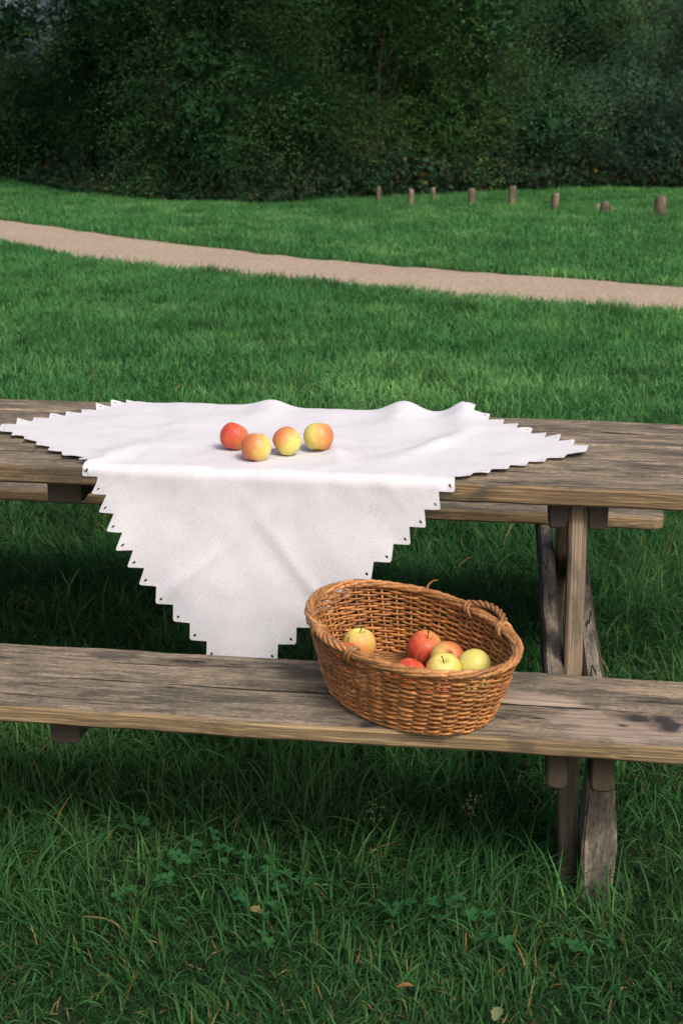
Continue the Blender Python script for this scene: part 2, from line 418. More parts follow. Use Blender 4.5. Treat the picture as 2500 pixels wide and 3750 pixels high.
# ------------------------------------------------------------------ trees
def crown_mesh(name, seed, lumps, n_shoots, per, leaf_l, leaf_w, up, base_col, alt_col, core=2500, droop=0.0, shoot_len=0.5):
    """leafy shoots grown out of a cluster of ellipsoids (cx,cy,cz,rx,ry,rz)"""
    r = np.random.default_rng(seed)
    L = np.array(lumps, float)
    area = (L[:, 3] * L[:, 4] * L[:, 5]) ** (2 / 3)
    li = r.choice(len(L), n_shoots, p=area / area.sum())
    d = r.normal(size=(n_shoots, 3)); d /= np.linalg.norm(d, axis=1)[:, None]
    rad = 0.70 + 0.36 * r.random(n_shoots) ** 0.6
    c = L[li, :3] + d * L[li, 3:] * rad[:, None]
    # shoots gather into sprays with gaps between them
    ns = n_shoots // 26
    own = np.arange(n_shoots) % ns
    d = d[own] + r.normal(size=(n_shoots, 3)) * 0.22; d /= np.linalg.norm(d, axis=1)[:, None]
    c = c[own] + r.normal(size=(n_shoots, 3)) * np.array([0.20, 0.20, 0.11])
    lump_tone = 0.7 + 0.6 * r.random(len(L)); spray_tone = ((0.42 + 1.25 * r.random(ns) ** 1.8) * lump_tone[li[:ns]])[own]; spray_mix = np.clip(r.normal(0.3, 0.35, ns), 0, 1)[own]
    keep = c[:, 2] > 0.12
    # thin out the lower skirt a little
    c, d = c[keep], d[keep]; n = len(c); spray_tone = spray_tone[keep]; spray_mix = spray_mix[keep]
    dirv = d * np.array([0.75, 0.75, 0.35]) + np.array([0, 0, up]) + r.normal(size=(n, 3)) * 0.28
    dirv /= np.linalg.norm(dirv, axis=1)[:, None]
    sl = shoot_len * (0.6 + 0.8 * r.random(n))
    ts = np.linspace(0.12, 1.0, per)
    bend = np.array([0, 0, -1.0]) * droop
    P = c[:, None, :] + dirv[:, None, :] * (sl[:, None] * ts[None, :])[..., None] + bend * (sl[:, None] * ts[None, :] ** 2)[..., None]
    P += r.normal(size=P.shape) * 0.012
    side = np.cross(dirv, r.normal(size=(n, 3))); side /= np.linalg.norm(side, axis=1)[:, None]
    side2 = np.cross(dirv, side)
    ang = (np.arange(per) * 2.4)[None, :] + r.random((n, 1)) * 6.28
    rd = side[:, None, :] * np.cos(ang)[..., None] + side2[:, None, :] * np.sin(ang)[..., None]
    ld = dirv[:, None, :] * 0.75 + rd * 0.75 + np.array([0, 0, -0.12]) + r.normal(size=P.shape) * 0.15
    ld /= np.linalg.norm(ld, axis=-1)[..., None]
    wd = np.cross(ld, r.normal(size=P.shape)); wd /= np.linalg.norm(wd, axis=-1)[..., None]
    ll = leaf_l * (0.6 + 0.7 * r.random(P.shape[:2])) * (1 - 0.35 * ts)[None, :]
    lw = leaf_w * (0.7 + 0.6 * r.random(P.shape[:2]))
    p0 = P; p1 = P + ld * (ll * 0.45)[..., None] + wd * (lw * .5)[..., None]
    p2 = P + ld * ll[..., None]; p3 = P + ld * (ll * 0.45)[..., None] - wd * (lw * .5)[..., None]
    V = np.stack([p0, p1, p2, p3], 2).reshape(-1, 3)
    tone = (spray_tone * (0.8 + 0.4 * r.random(n)))[:, None] * (0.8 + 0.4 * r.random(P.shape[:2]))
    mixf = spray_mix[:, None, None]
    col = (np.array(base_col) * (1 - mixf) + np.array(alt_col) * mixf) * tone[..., None]
    col = np.repeat(col.reshape(-1, 3), 4, 0)
    # inner leaf mass: big sprays deep in the crown
    li = r.choice(len(L), core, p=area / area.sum())
    d = r.normal(size=(core, 3)); d /= np.linalg.norm(d, axis=1)[:, None]
    q = L[li, :3] + d * L[li, 3:] * (0.2 + 0.42 * r.random(core))[:, None]
    q[:, 2] = np.maximum(q[:, 2], 0.18)
    a = r.normal(size=(core, 3)); a /= np.linalg.norm(a, axis=1)[:, None]
    b = np.cross(a, r.normal(size=(core, 3))); b /= np.linalg.norm(b, axis=1)[:, None]
    s = 0.09 * (0.7 + 0.6 * r.random(core))[:, None]
    V2 = np.stack([q - a * s, q + b * s * .35, q + a * s, q - b * s * .35], 1).reshape(-1, 3)
    V2[:, 2] = np.maximum(V2[:, 2], 0.02)
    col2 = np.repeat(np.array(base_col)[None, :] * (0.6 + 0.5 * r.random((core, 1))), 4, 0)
    V[:, 2] = np.maximum(V[:, 2], 0.01)
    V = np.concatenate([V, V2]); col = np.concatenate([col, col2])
    F = np.arange(len(V)).reshape(-1, 4)
    me = np_mesh(name, V, F, col)
    me.materials.append(M_leaf)
    return me

def trunk_mesh(name, seed, n, spread, h):
    r = np.random.default_rng(seed); parts = []
    for i in range(n):
        a = r.random() * 6.28; s = spread * (0.3 + 0.7 * r.random())
        b = np.array([math.cos(a) * s * 0.35, math.sin(a) * s * 0.35, -0.05])
        t = np.linspace(0, 1, 8)[:, None]
        top = np.array([math.cos(a) * s, math.sin(a) * s, h * (0.6 + 0.35 * r.random())])
        P = b + (top - b) * t + np.array([math.sin(a), math.cos(a), 0]) * np.sin(t * 5 + a) * 0.08
        parts.append(tube(P, np.linspace(0.06, 0.012, 8) * (0.6 + 0.7 * r.random()), 6, ref=(0, 1, 0.1)))
        for j in range(5):
            q = P[2 + j]; a2 = r.random() * 6.28
            e = q + np.array([math.cos(a2) * .45, math.sin(a2) * .45, 0.35 + .3 * r.random()]) * (0.7 + .6 * r.random())
            P2 = q + (e - q) * np.linspace(0, 1, 5)[:, None]
            parts.append(tube(P2, np.linspace(0.022, 0.006, 5), 5, ref=(0, 1, 0.1)))
    V, F = join(parts)
    me = np_mesh(name, V, F, smooth=True); me.materials.append(M_bark)
    return me

def lumps(seed, R, H, n, low=0.2):
    r = np.random.default_rng(seed); out = [(0, 0, H * .48, R * .62, R * .62, H * .44)]
    for i in range(n):
        a = r.random() * 6.28; z = low + (H - low) * (0.08 + 0.86 * r.random())
        k = math.sqrt(max(0.15, 1 - ((z / H - 0.42) / 0.62) ** 2))
        rr = R * (0.55 + 0.35 * r.random()) * k
        s = R * (0.26 + 0.22 * r.random())
        out.append((math.cos(a) * rr, math.sin(a) * rr, z, s, s, s * (0.75 + 0.5 * r.random())))
    return out
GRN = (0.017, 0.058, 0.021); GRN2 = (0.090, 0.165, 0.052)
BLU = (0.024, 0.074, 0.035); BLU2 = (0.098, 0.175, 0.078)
GRY = (0.040, 0.092, 0.054); GRY2 = (0.092, 0.155, 0.092)
CR = {
    'arching': crown_mesh('arching_foliage', 11, lumps(1, 2.1, 5.2, 22), 17000, 9, 0.078, 0.0135, 0.16, GRN, GRN2, 8000, 0.32, 0.55),
    'upright': crown_mesh('upright_foliage', 12, lumps(2, 1.9, 5.2, 22), 17000, 9, 0.075, 0.0125, 0.8, BLU, BLU2, 8000, 0.0, 0.6),
    'fine': crown_mesh('fine_foliage', 13, lumps(3, 1.7, 3.3, 18), 13000, 9, 0.072, 0.010, 0.6, GRY, GRY2, 6000, 0.05, 0.5),
    'low': crown_mesh('low_foliage', 14, lumps(4, 1.6, 2.4, 18), 7000, 8, 0.085, 0.022, 0.25, GRN, BLU2, 5000, 0.15, 0.45),
}
TR = {k: trunk_mesh(k + '_stems', 20 + i, 7, 1.2, 3.0 if k in ('arching', 'upright') else 1.6) for i, k in enumerate(CR)}
TREES = [  # kind, x, y, rz, sx, sz, label
    ('low', -10.2, 24.6, 0.4, 1.2, 0.95, 'low dark shrub at the end of the tree line, pale sky above it'),
    ('arching', -7.4, 21.6, 1.0, 0.95, 0.88, 'dark arching tree beside the low shrub under the pale sky'),
    ('arching', -4.75, 18.75, 3.2, 1.05, 1.05, 'darkest arching tree bulging out over the lawn nearest the path'),
    ('arching', -2.55, 20.1, 5.0, 1.0, 1.08, 'arching tree with yellow-green sprays beside the first bollard'),
    ('upright', -0.55, 22.6, 0.3, 1.05, 1.0, 'tall shrub of upright bluish shoots behind the slim bollards'),
    ('upright', 1.35, 24.2, 2.2, 1.0, 1.02, 'tall upright shrub between the bluish one and the round grey-green bush'),
    ('fine', 2.75, 23.4, 1.4, 1.0, 0.92, 'round fine-leaved grey-green bush behind the thickest bollard'),
    ('upright', 5.4, 24.6, 4.0, 1.0, 0.96, 'upright shrub at the far end beyond the round grey-green bush'),
    ('arching', -5.6, 24.8, 2.0, 1.15, 1.3, 'taller tree rising behind the darkest arching tree'),
    ('upright', -2.0, 26.0, 1.2, 1.2, 1.35, 'taller tree rising behind the tree with yellow-green sprays'),
    ('arching', 1.6, 27.8, 0.2, 1.2, 1.3, 'taller dark tree rising behind the upright shrubs'),
    ('upright', 5.2, 28.2, 3.1, 1.2, 1.3, 'taller tree rising behind the round grey-green bush'),
]
# each shrub's own leaf colour, from blackish green to pale willow green
HUE = [(0.8, 0.85, 0.75), (0.75, 0.85, 0.85), (0.72, 0.80, 0.75), (1.45, 1.30, 0.95), (1.35, 1.35, 1.25), (1.75, 1.55, 1.35), (1.30, 1.25, 1.30), (1.2, 1.2, 1.0), (0.7, 0.75, 0.7), (0.85, 0.85, 0.7), (1.0, 0.95, 0.8), (0.9, 0.9, 0.8)]
for kind, x, y, rz, sx, sz, lab in TREES:
    t = empty('tree', (x, y, 0), (0, 0, rz)); t.scale = (sx, sx, sz)
    tag(t, lab, 'tree', 'trees and shrubs edging the lawn')
    link('trunk', TR[kind], t); cr_ = link('crown', CR[kind], t)
    cr_.color = (*HUE[len([q for q in C.objects if q.name.startswith('crown')]) - 1], 1)

# brambles and dry stems along the foot of the shrubs
def undergrowth():
    r = np.random.default_rng(5)
    BX = np.array([-9.5, -8, -6.6, -4.7, -3.4, -2.6, -1.9, -0.2, 1.6, 2.9, 6]); BY = np.array([22.3, 20.0, 18.0, 16.75, 16.6, 17.6, 18.3, 20.2, 21.7, 21.6, 21.8])
    n = 22000
    x = r.uniform(-9.5, 6, n); dpt = r.random(n) ** 1.3 * 1.6
    y = np.interp(x, BX, BY) + dpt + 0.2 * (vnoise(x, 0, 1.5) - .5)
    h = (0.25 + 0.75 * vnoise(x, y, 1.2)) * (0.35 + 0.8 * np.minimum(dpt, 1)) * np.where(x < -2.8, 0.6, 1.0)
    z = 0.03 + h * r.random(n)
    P = np.stack([x, y, z], -1)
    a = r.normal(size=(n, 3)) + np.array([0, -0.6, 0.2]); a /= np.linalg.norm(a, axis=1)[:, None]
    b = np.cross(a, r.normal(size=(n, 3))); b /= np.linalg.norm(b, axis=1)[:, None]
    s = (0.035 + 0.035 * r.random(n))[:, None]
    V = np.stack([P - a * s, P + b * s * .6, P + a * s, P - b * s * .6], 1).reshape(-1, 3)
    V[:, 2] = np.maximum(V[:, 2], 0.0)
    base = np.array([0.022, 0.052, 0.024]) * (0.5 + r.random((n, 1)))
    yel = r.random(n) < 0.012
    base[yel] = np.array([0.16, 0.13, 0.03])
    brown = r.random(n) < 0.09
    base[brown] = np.array([0.05, 0.034, 0.022])
    col = np.repeat(base, 4, 0)
    F = np.arange(len(V)).reshape(-1, 4)
    # dry canes
    m_ = 420
    x = r.uniform(-6.5, 3.5, m_); y = np.interp(x, BX, BY) + 0.05 + r.random(m_) * 0.9
    h = 0.15 + 0.5 * r.random(m_) ** 2
    p0 = np.stack([x, y, np.zeros(m_)], -1); p1 = p0 + np.stack([r.normal(0, .3, m_), r.normal(-.05, .2, m_), h], -1)
    w = np.array([0.0045, 0, 0])
    V2 = np.stack([p0 - w, p0 + w, p1 + w * .5, p1 - w * .5], 1).reshape(-1, 3)
    c2 = np.repeat(np.array([[0.075, 0.052, 0.034]]) * (0.5 + r.random((m_, 1))), 4, 0)
    F2 = np.arange(len(V2)).reshape(-1, 4) + len(V)
    me = np_mesh('undergrowth', np.concatenate([V, V2]), np.concatenate([F, F2]), np.concatenate([col, c2]))
    o = link('undergrowth', me, None, [M_leaf])
    tag(o, 'tangle of brambles and dry brown stems along the foot of the trees', 'undergrowth', kind='stuff')
undergrowth()

# ------------------------------------------------------------------ bollards
def post_mesh(name, seed, r0, h, tilt=0.0):
    r = random.Random(seed); n = 14; V = []; Fc = []
    zs = [-0.1, 0.0, h * .25, h * .5, h * .75, h * .94, h * .985, h]
    rr = [1.0, 1.0, 1.0, .98, .98, .96, .86, .62]
    ph = [r.uniform(-.06, .06) for _ in range(n)]
    for z, q in zip(zs, rr):
        for i in range(n):
            a = 2 * math.pi * i / n
            k = r0 * q * (1 + ph[i] + r.uniform(-.025, .025))
            zz = z + (r.uniform(-.012, .012) if z > h * .9 else 0)
            V.append((math.cos(a) * k + tilt * z, math.sin(a) * k, zz))
    for j in range(len(zs) - 1):
        for i in range(n):
            Fc.append((j * n + i, j * n + (i + 1) % n, (j + 1) * n + (i + 1) % n, (j + 1) * n + i))
    Fc.append(tuple((len(zs) - 1) * n + i for i in range(n)))
    # grain runs up the post: build it lying along X so the wood texture follows, then stand it up
    me = mesh_py(name, [(z, y, -x) for x, y, z in V], Fc, True)
    return me
def bollard(x, y, r0, h, seed, mat, lab, tilt=0.0):
    o = link('bollard', post_mesh('bollard', seed, r0, h, tilt), None, [mat], (x, y, 0), (0, -math.pi / 2, 0))
    tag(o, lab, 'bollard', 'wooden bollards along the lawn')
    return o
bollard(-1.913, 17.40, 0.036, 0.235, 1, M_post, 'slim shaded brown bollard against the brambles, first in the row')
bollard(-1.423, 16.96, 0.041, 0.245, 2, M_post_pale, 'pale bollard with a rounded top beside the slimmest pale one', 0.03)
bollard(-1.136, 17.46, 0.032, 0.245, 3, M_post_pale, 'slimmest pale bollard close to the trees')
bollard(-0.579, 16.95, 0.049, 0.265, 4, M_post, 'brown bollard between the slimmest pale one and the tallest one')
bollard(-0.017, 17.03, 0.053, 0.305, 5, M_post, 'tallest brown bollard in the row')
bollard(0.552, 16.32, 0.053, 0.265, 6, M_post, 'brown bollard beside the broken stump')
bollard(1.868, 15.67, 0.072, 0.30, 7, M_post, 'thickest brown bollard beyond the broken stump', -0.02)
bs = empty('broken_bollard', (1.183, 16.15, 0))
tag(bs, 'broken stump of a bollard split into splinters in the grass', 'bollard', 'wooden bollards along the lawn')
link('stump', post_mesh('stump', 8, 0.055, 0.175), bs, [M_post_pale], (0.02, 0, 0), (0, -math.pi / 2, 0))
link('splinter', post_mesh('splinter', 9, 0.028, 0.15, 0.12), bs, [M_post_pale], (-0.09, 0.01, 0), (0, -math.pi / 2, 0.2))
link('splinter', post_mesh('splinter', 10, 0.02, 0.12, -0.2), bs, [M_post], (0.11, -0.01, 0), (0, -math.pi / 2, -0.2))

# ------------------------------------------------------------------ picnic table
W, GAP, B = 0.6615, 0.2413, 0.3126
HT, TT, HS, TB = 0.74, 0.0416, 0.416, 0.0332
YB, YO = W / 2 + GAP, W / 2 + GAP + B       # inner / outer edge of the benches
X0, X1 = -2.38, 0.455
def plank_mesh(name, L, w, th, seed, bev=0.004, rough=0.0012, chamf=(0, 0, 0, 0), n=44):
    """board along local X, centred; top at z=0. chamf: (x- y-, x- y+, x+ y-, x+ y+) corner cuts in metres"""
    r = np.random.default_rng(seed)
    xs = np.unique(np.concatenate([np.linspace(-L / 2, L / 2, n), [-L / 2 + .004, L / 2 - .004], -L / 2 + np.array([.01, .02, .03, .04]), L / 2 - np.array([.01, .02, .03, .04])]))
    N = len(xs); ph = r.random(8) * 6.28
    wob = lambda i, f: rough * (np.sin(xs * f + ph[i]) + .6 * np.sin(xs * f * 2.7 + ph[i] * 2) + .5 * r.normal(size=N))
    ylo = -w / 2 + wob(0, 9); yhi = w / 2 + wob(1, 8)
    def cut(edge, c, dist):
        if c <= 0: return edge
        d = np.clip(dist / c, 0, 1)
        return np.sign(edge) * (np.abs(edge) - c * (1 - np.sqrt(np.clip(1 - (1 - d) ** 2, 0, 1))))
    ylo = cut(ylo, chamf[0], xs + L / 2); yhi = cut(yhi, chamf[1], xs + L / 2)
    ylo = cut(ylo, chamf[2], L / 2 - xs); yhi = cut(yhi, chamf[3], L / 2 - xs)
    zt = wob(2, 5) * .5; zb = -th + wob(3, 6) * .4
    e = np.minimum(np.minimum(xs + L / 2, L / 2 - xs) / bev, 1.0)
    inn = bev * (1 - e)
    b = bev * (1 + 0.5 * r.random(N))
    ring = [(ylo + b + inn, zt - inn), (yhi - b - inn, zt - inn), (yhi - inn, zt - b - inn), (yhi - inn, zb + b + inn), (yhi - b - inn, zb + inn), (ylo + b + inn, zb + inn), (ylo + inn, zb + b + inn), (ylo + inn, zt - b - inn)]
    K = 8
    V = np.stack([np.stack([xs, y, z], -1) for y, z in ring], 1).reshape(-1, 3)
    Fs, mi = [], []
    for i in range(N - 1):
        for j in range(K):
            Fs.append((i * K + j, (i + 1) * K + j, (i + 1) * K + (j + 1) % K, i * K + (j + 1) % K)); mi.append(0 if j == 0 else 1)
    Fs.append(tuple(range(K))); mi.append(1)
    Fs.append(tuple((N - 1) * K + j for j in range(K - 1, -1, -1))); mi.append(1)
    Fs = [f[::-1] for f in Fs]
    me = mesh_py(name, V, Fs)
    me.polygons.foreach_set('material_index', np.array(mi, np.int32))
    bm = bmesh.new(); bm.from_mesh(me); bmesh.ops.recalc_face_normals(bm, faces=bm.faces); bm.to_mesh(me); bm.free()
    return me
def board(name, parent, p, L, w, th, seed, top=M_top, side=M_side, rot=(0, 0, 0), inner=(), **kw):
    me = plank_mesh(name, L, w, th, seed, **kw)
    me.materials.append(top); me.materials.append(side); me.materials.append(M_gap)
    if inner:
        mi = np.zeros(len(me.polygons), np.int32); me.polygons.foreach_get('material_index', mi)
        for p_ in me.polygons:
            if abs(p_.normal.y) > 0.3 and abs(p_.normal.x) < 0.5 and ((p_.normal.y < 0 and 'lo' in inner) or (p_.normal.y > 0 and 'hi' in inner)): mi[p_.index] = 2 if abs(p_.normal.y) > 0.9 else 0
        me.polygons.foreach_set('material_index', mi)
    o = link(name, me, parent); o.location = p; o.rotation_euler = rot
    return o
table = empty('picnic_table', (-0.97, 0, 0))
tag(table, 'weathered wooden picnic table with two benches fixed to its frame', 'picnic table')
OX = 0.97
xc, LX = (X0 + X1) / 2 + OX, X1 - X0
pw = (W - 4 * 0.0065) / 5
for i in range(5):
    y = -W / 2 + pw / 2 + i * (pw + 0.0065)
    ch = (0.02, 0, 0.02, 0) if i == 0 else (0, 0.02, 0, 0.02) if i == 4 else (0, 0, 0, 0)
    board('table_plank', table, (xc, y, HT - (0.002, 0, 0.0015, 0.0005, 0.001)[i]), LX - (0, .004, .002, .003, .006)[i], pw, TT, 40 + i, chamf=ch, rough=0.0013, inner=(['hi'] if i == 0 else ['lo'] if i == 4 else ['lo', 'hi']))
bw = (B - 0.008) / 2
def bench(sy, mats):
    bn = empty('bench', (0, 0, 0)); bn.parent = table
    for i in range(2):
        y = sy * (YB + bw / 2 + i * (bw + 0.008))
        lo = 0.035 if i == 1 else 0.0
        li = 0.035 if i == 0 else 0.0
        a, b_ = (lo, li) if sy < 0 else (li, lo)
        board('bench_plank', bn, (xc, y, HS - 0.001 * i), LX, bw, TB, 50 + i + (5 if sy > 0 else 0), top=mats[i], side=M_bside, chamf=(a, b_, a, b_), rough=0.0013, inner=['lo' if (i == 0) == (sy < 0) else 'hi'])
    return bn
bench(-1, (M_bench_back, M_bench_front))
bench(1, (M_top, M_top))
def box_mesh(name, pts, bev=0.004):
    """pts: 8 corners, bottom ring then top ring"""
    bm = bmesh.new(); vs = [bm.verts.new(p) for p in pts]
    for f in ((3, 2, 1, 0), (4, 5, 6, 7), (0, 1, 5, 4), (1, 2, 6, 5), (2, 3, 7, 6), (3, 0, 4, 7)): bm.faces.new([vs[i] for i in f])
    bmesh.ops.recalc_face_normals(bm, faces=bm.faces)
    bmesh.ops.bevel(bm, geom=bm.edges[:], offset=bev, segments=2, affect='EDGES')
    me = bpy.data.meshes.new(name); bm.to_mesh(me); bm.free()
    return me
RZ = (0, 0, math.pi / 2)
def frame(cx):
    """one A-frame: cx is the middle of the leg in table coordinates"""
    fr = empty('leg_frame', (0, 0, 0)); fr.parent = table
    for dx, w in ((-0.0405, 0.040), (0.0415, 0.042)):
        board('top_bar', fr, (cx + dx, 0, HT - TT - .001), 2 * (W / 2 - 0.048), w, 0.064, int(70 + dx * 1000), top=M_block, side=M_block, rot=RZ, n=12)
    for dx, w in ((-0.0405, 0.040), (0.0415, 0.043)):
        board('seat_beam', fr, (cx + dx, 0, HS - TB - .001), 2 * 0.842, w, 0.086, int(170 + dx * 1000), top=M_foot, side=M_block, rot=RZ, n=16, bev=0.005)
    for sy in (-1, 1):
        # leaning leg: from under the top down to the outer foot; grain along local X
        y0, z0, y1, z1 = sy * 0.235, HT - TT - 0.004, sy * 0.665, -0.06
        d = Vector((0, y1 - y0, z1 - z0)); L = d.length
        me = plank_mesh('leg', L, 0.038, 0.09, 90 + sy, bev=0.005, n=14)
        me.materials.append(M_leg); me.materials.append(M_leg)
        o = link('leg', me, fr)
        ex = d.normalized(); ey = Vector((1, 0, 0)); ez = ex.cross(ey)
        if ez.y * sy < 0: ey = -ey; ez = -ez
        mm = Matrix((ex, ey, ez)).transposed().to_4x4()
        mm.translation = Vector((cx, (y0 + y1) / 2, (z0 + z1) / 2)) + ez * 0.03
        o.matrix_local = mm
        # stout foot post under the beam
        xa, xb = cx + 0.0215, cx + 0.080
        ya, yb = sy * 0.705, sy * 0.60
        pts = [(xa - .002, ya + sy * .02, -.05), (xb - .006, ya + sy * .02, -.05), (xb - .006, yb, -.05), (xa - .002, yb, -.05), (xa, ya, HS - TB - .089), (xb - .012, ya, HS - TB - .089), (xb - .012, yb, HS - TB - .089), (xa, yb, HS - TB - .089)]
        bm = bmesh.new()
        rings = [(-.05, .004, .0), (.04, .004, .006), (.11, .0, .010), (.17, .002, .006), (.24, .004, -.002), (HS - TB - .088, .002, -.010)]
        vs = []
        for z, a_, b_ in rings:
            yy = ya + sy * (0.03 * (1 - z / .3))
            vs.append([bm.verts.new(p) for p in ((xa + a_, yy, z), (xb + b_, yy, z), (xb + b_, yb, z), (xa + a_, yb, z))])
        for i in range(len(vs) - 1):
            for j in range(4): bm.faces.new((vs[i][j], vs[i][(j + 1) % 4], vs[i + 1][(j + 1) % 4], vs[i + 1][j]))
        bm.faces.new(vs[0][::-1]); bm.faces.new(vs[-1])
        bmesh.ops.recalc_face_normals(bm, faces=bm.faces)
        bmesh.ops.bevel(bm, geom=[e for e in bm.edges if abs(e.verts[0].co.z - e.verts[1].co.z) > .01], offset=.005, segments=2, affect='EDGES')
        # stand-up grain: swap so local X is vertical
        for v in bm.verts: v.co = Vector((v.co.z, v.co.y, -v.co.x))
        me = bpy.data.meshes.new('foot_post'); bm.to_mesh(me); bm.free()
        link('foot_post', me, fr, [M_foot], None, (0, -math.pi / 2, 0))
frame(0.169 + OX)
frame(-2.119 + OX)
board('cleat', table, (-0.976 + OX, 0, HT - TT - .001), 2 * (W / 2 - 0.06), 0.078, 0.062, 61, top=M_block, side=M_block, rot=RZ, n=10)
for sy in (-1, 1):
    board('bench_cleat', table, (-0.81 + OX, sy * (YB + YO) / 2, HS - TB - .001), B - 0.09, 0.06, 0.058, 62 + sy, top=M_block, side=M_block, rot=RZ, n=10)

# ------------------------------------------------------------------ tablecloth
def cloth():
    hd = 0.758; nT = 19; side = hd * math.sqrt(2); p = side / nT; sub = 8
    n = nT * sub
    th = p / 2
    inner = side / 2
    g = np.linspace(-inner, inner, n + 1)
    A, Bc = np.meshgrid(g, g, indexing='ij')
    V2 = [np.stack([A.ravel(), Bc.ravel()], -1)]
    I, J = np.meshgrid(np.arange(n), np.arange(n), indexing='ij')
    quads = np.stack([I * (n + 1) + J, (I + 1) * (n + 1) + J, (I + 1) * (n + 1) + J + 1, I * (n + 1) + J + 1], -1).reshape(-1, 4)
    # one tooth with its eyelet, in local (u along edge 0..p, v outwards)
    outl = [(p * i / sub, 0.0) for i in range(sub + 1)]
    rt = 0.0055
    tipc = (p / 2, th - rt * math.sqrt(2))
    right = [(p, 0), (p * .9, th * .2), (p * .8, th * .4), (p * .7, th * .6)]
    arc = [(tipc[0] + rt * math.cos(a), tipc[1] + rt * math.sin(a)) for a in np.linspace(math.pi / 4, 3 * math.pi / 4, 5)]
    left = [(p - x, y) for x, y in right[::-1]]
    outer = outl + right[1:] + arc + left[:-1]
    hole = []
    for k in range(12):
        a = 2 * math.pi * k / 12
        w = 0.0026 * (1 - 0.45 * math.sin(a))
        hole.append((p / 2 + w * math.cos(a), th * 0.42 + 0.0046 * math.sin(a)))
    co = [Vector(q) for q in outer + hole]
    no, nh = len(outer), len(hole)
    ed = [(i, (i + 1) % no) for i in range(no)] + [(no + i, no + (i + 1) % nh) for i in range(nh)]
    vv, _, ff, ov, _, _ = geometry.delaunay_2d_cdt(co, ed, [], 1, 1e-7)
    tris = []
    for f in ff:
        c = sum((vv[i] for i in f), Vector((0, 0))) / len(f)
        if ((c.x - p / 2) / 0.0031) ** 2 + ((c.y - th * .42) / 0.0046) ** 2 < 0.8: continue
        tris.append(tuple(f))
    tv = np.array([(q.x, q.y) for q in vv])
    allV = V2[0]; polys = [tuple(q) for q in quads]; off = len(allV); chunks = [allV]
    for sd in range(4):
        for k in range(nT):
            u = -inner + k * p + tv[:, 0]; v = inner + tv[:, 1]
            if sd == 0: ab = np.stack([u, v], -1)
            elif sd == 1: ab = np.stack([v, -u], -1)
            elif sd == 2: ab = np.stack([-u, -v], -1)
            else: ab = np.stack([-v, u], -1)
            chunks.append(ab); polys += [tuple(i + off for i in f) for f in tris]; off += len(tv)
    AB = np.concatenate(chunks)
    s = (AB[:, 0] - AB[:, 1]) / math.sqrt(2); t = (AB[:, 0] + AB[:, 1]) / math.sqrt(2)
    kx = np.array([-.80, -.554, -.443, -.33, -.28, -.1, 0, .2, .37, .8]); 
    kk = np.interp(t, kx, [1.0, .985, .935, .852, .845, .89, .922, .98, 1.05, 1.06])
    cx = np.interp(t, kx, [-.555, -.548, -.522, -.503, -.503, -.505, -.506, -.515, -.532, -.535])
    X = cx + s * kk
    yt = -0.03 + t
    # profile over the table: flat, rounded front and back edges, hanging
    lift = 0.0022; rr = 0.015; ye = W / 2 + 0.003
    Y = yt.copy(); Z = np.full_like(Y, HT + lift)
    nz = np.ones_like(Y); ny = np.zeros_like(Y)
    arcl = rr * math.pi / 2
    for sg in (-1, 1):
        d = sg * yt - (ye - rr)
        m1 = (d > 0) & (d <= arcl); m2 = d > arcl
        a = d[m1] / rr
        Y[m1] = sg * (ye - rr + rr * np.sin(a)); Z[m1] = HT + lift - rr + rr * np.cos(a); ny[m1] = sg * np.sin(a); nz[m1] = np.cos(a)
        hang = d[m2] - arcl
        Y[m2] = sg * ye; Z[m2] = HT + lift - rr - hang; ny[m2] = sg; nz[m2] = 0
    hangf = np.clip((HT - rr - Z) / 0.26, 0, 1); hangf = hangf * hangf * (3 - 2 * hangf)
    # displacement along the sheet's own normal, always outwards
    D = np.zeros_like(Y)
    crease = lambda q, c, w, amp: amp * np.exp(-((q - c) / w) ** 2)
    for c, amp in ((0.0, .004), (-.28, .0035), (.28, .003)):
        D += (crease(AB[:, 0], c, .014, amp) + crease(AB[:, 1], c, .014, amp)) * (0.15 + 0.85 * hangf)
    D += 0.0022 * vnoise(AB[:, 0], AB[:, 1], 26, 7) + 0.0050 * (vnoise(AB[:, 0], AB[:, 1], 11, 2)) + 0.010 * vnoise(AB[:, 0], AB[:, 1], 4, 5) * (0.25 + hangf)
    # soft hanging folds in the front drop
    fr = (Y < -0.3) * hangf
    D += fr * (0.016 * (0.5 + 0.5 * np.sin((X + 0.5) * 15 + Z * 5 + 1.2)) * np.clip((HT - Z) / .3, 0, 1) + 0.02 * np.exp(-((X + 0.80 + (Z - .7) * -.35) / .035) ** 2))
    # waves that rear up along the back edge and fade towards the middle
    bk = np.clip((yt - 0.02) / 0.30, 0, 1) ** 1.5
    bump = 0.018 * np.exp(-((X + .60) / .045) ** 2) + 0.028 * np.exp(-((X + .255) / .05) ** 2) + 0.030 * np.exp(-((X + .10) / .04) ** 2)
    D += bk * bump * np.exp(-np.clip((yt - .34) / .12, 0, 9) ** 2)
    # fold standing at the front left, small ridges elsewhere on the top
    fl = np.exp(-(((X + .88) - (Y + .26) * .55) / .04) ** 2) * np.exp(-((Y + .26) / .12) ** 2) * (nz > .2)
    D += 0.009 * fl
    D += 0.012 * np.exp(-(((X + .372) + (Y + .15) * .3) / .022) ** 2) * np.exp(-((Y + .15) / .06) ** 2)
    D += 0.010 * np.exp(-(((X + .14) - (Y) * .5) / .03) ** 2) * np.exp(-((Y + .02) / .14) ** 2)
    D += 0.008 * np.exp(-(((X + .78) + (Y - .1) * .4) / .05) ** 2) * np.exp(-((Y - .1) / .12) ** 2)
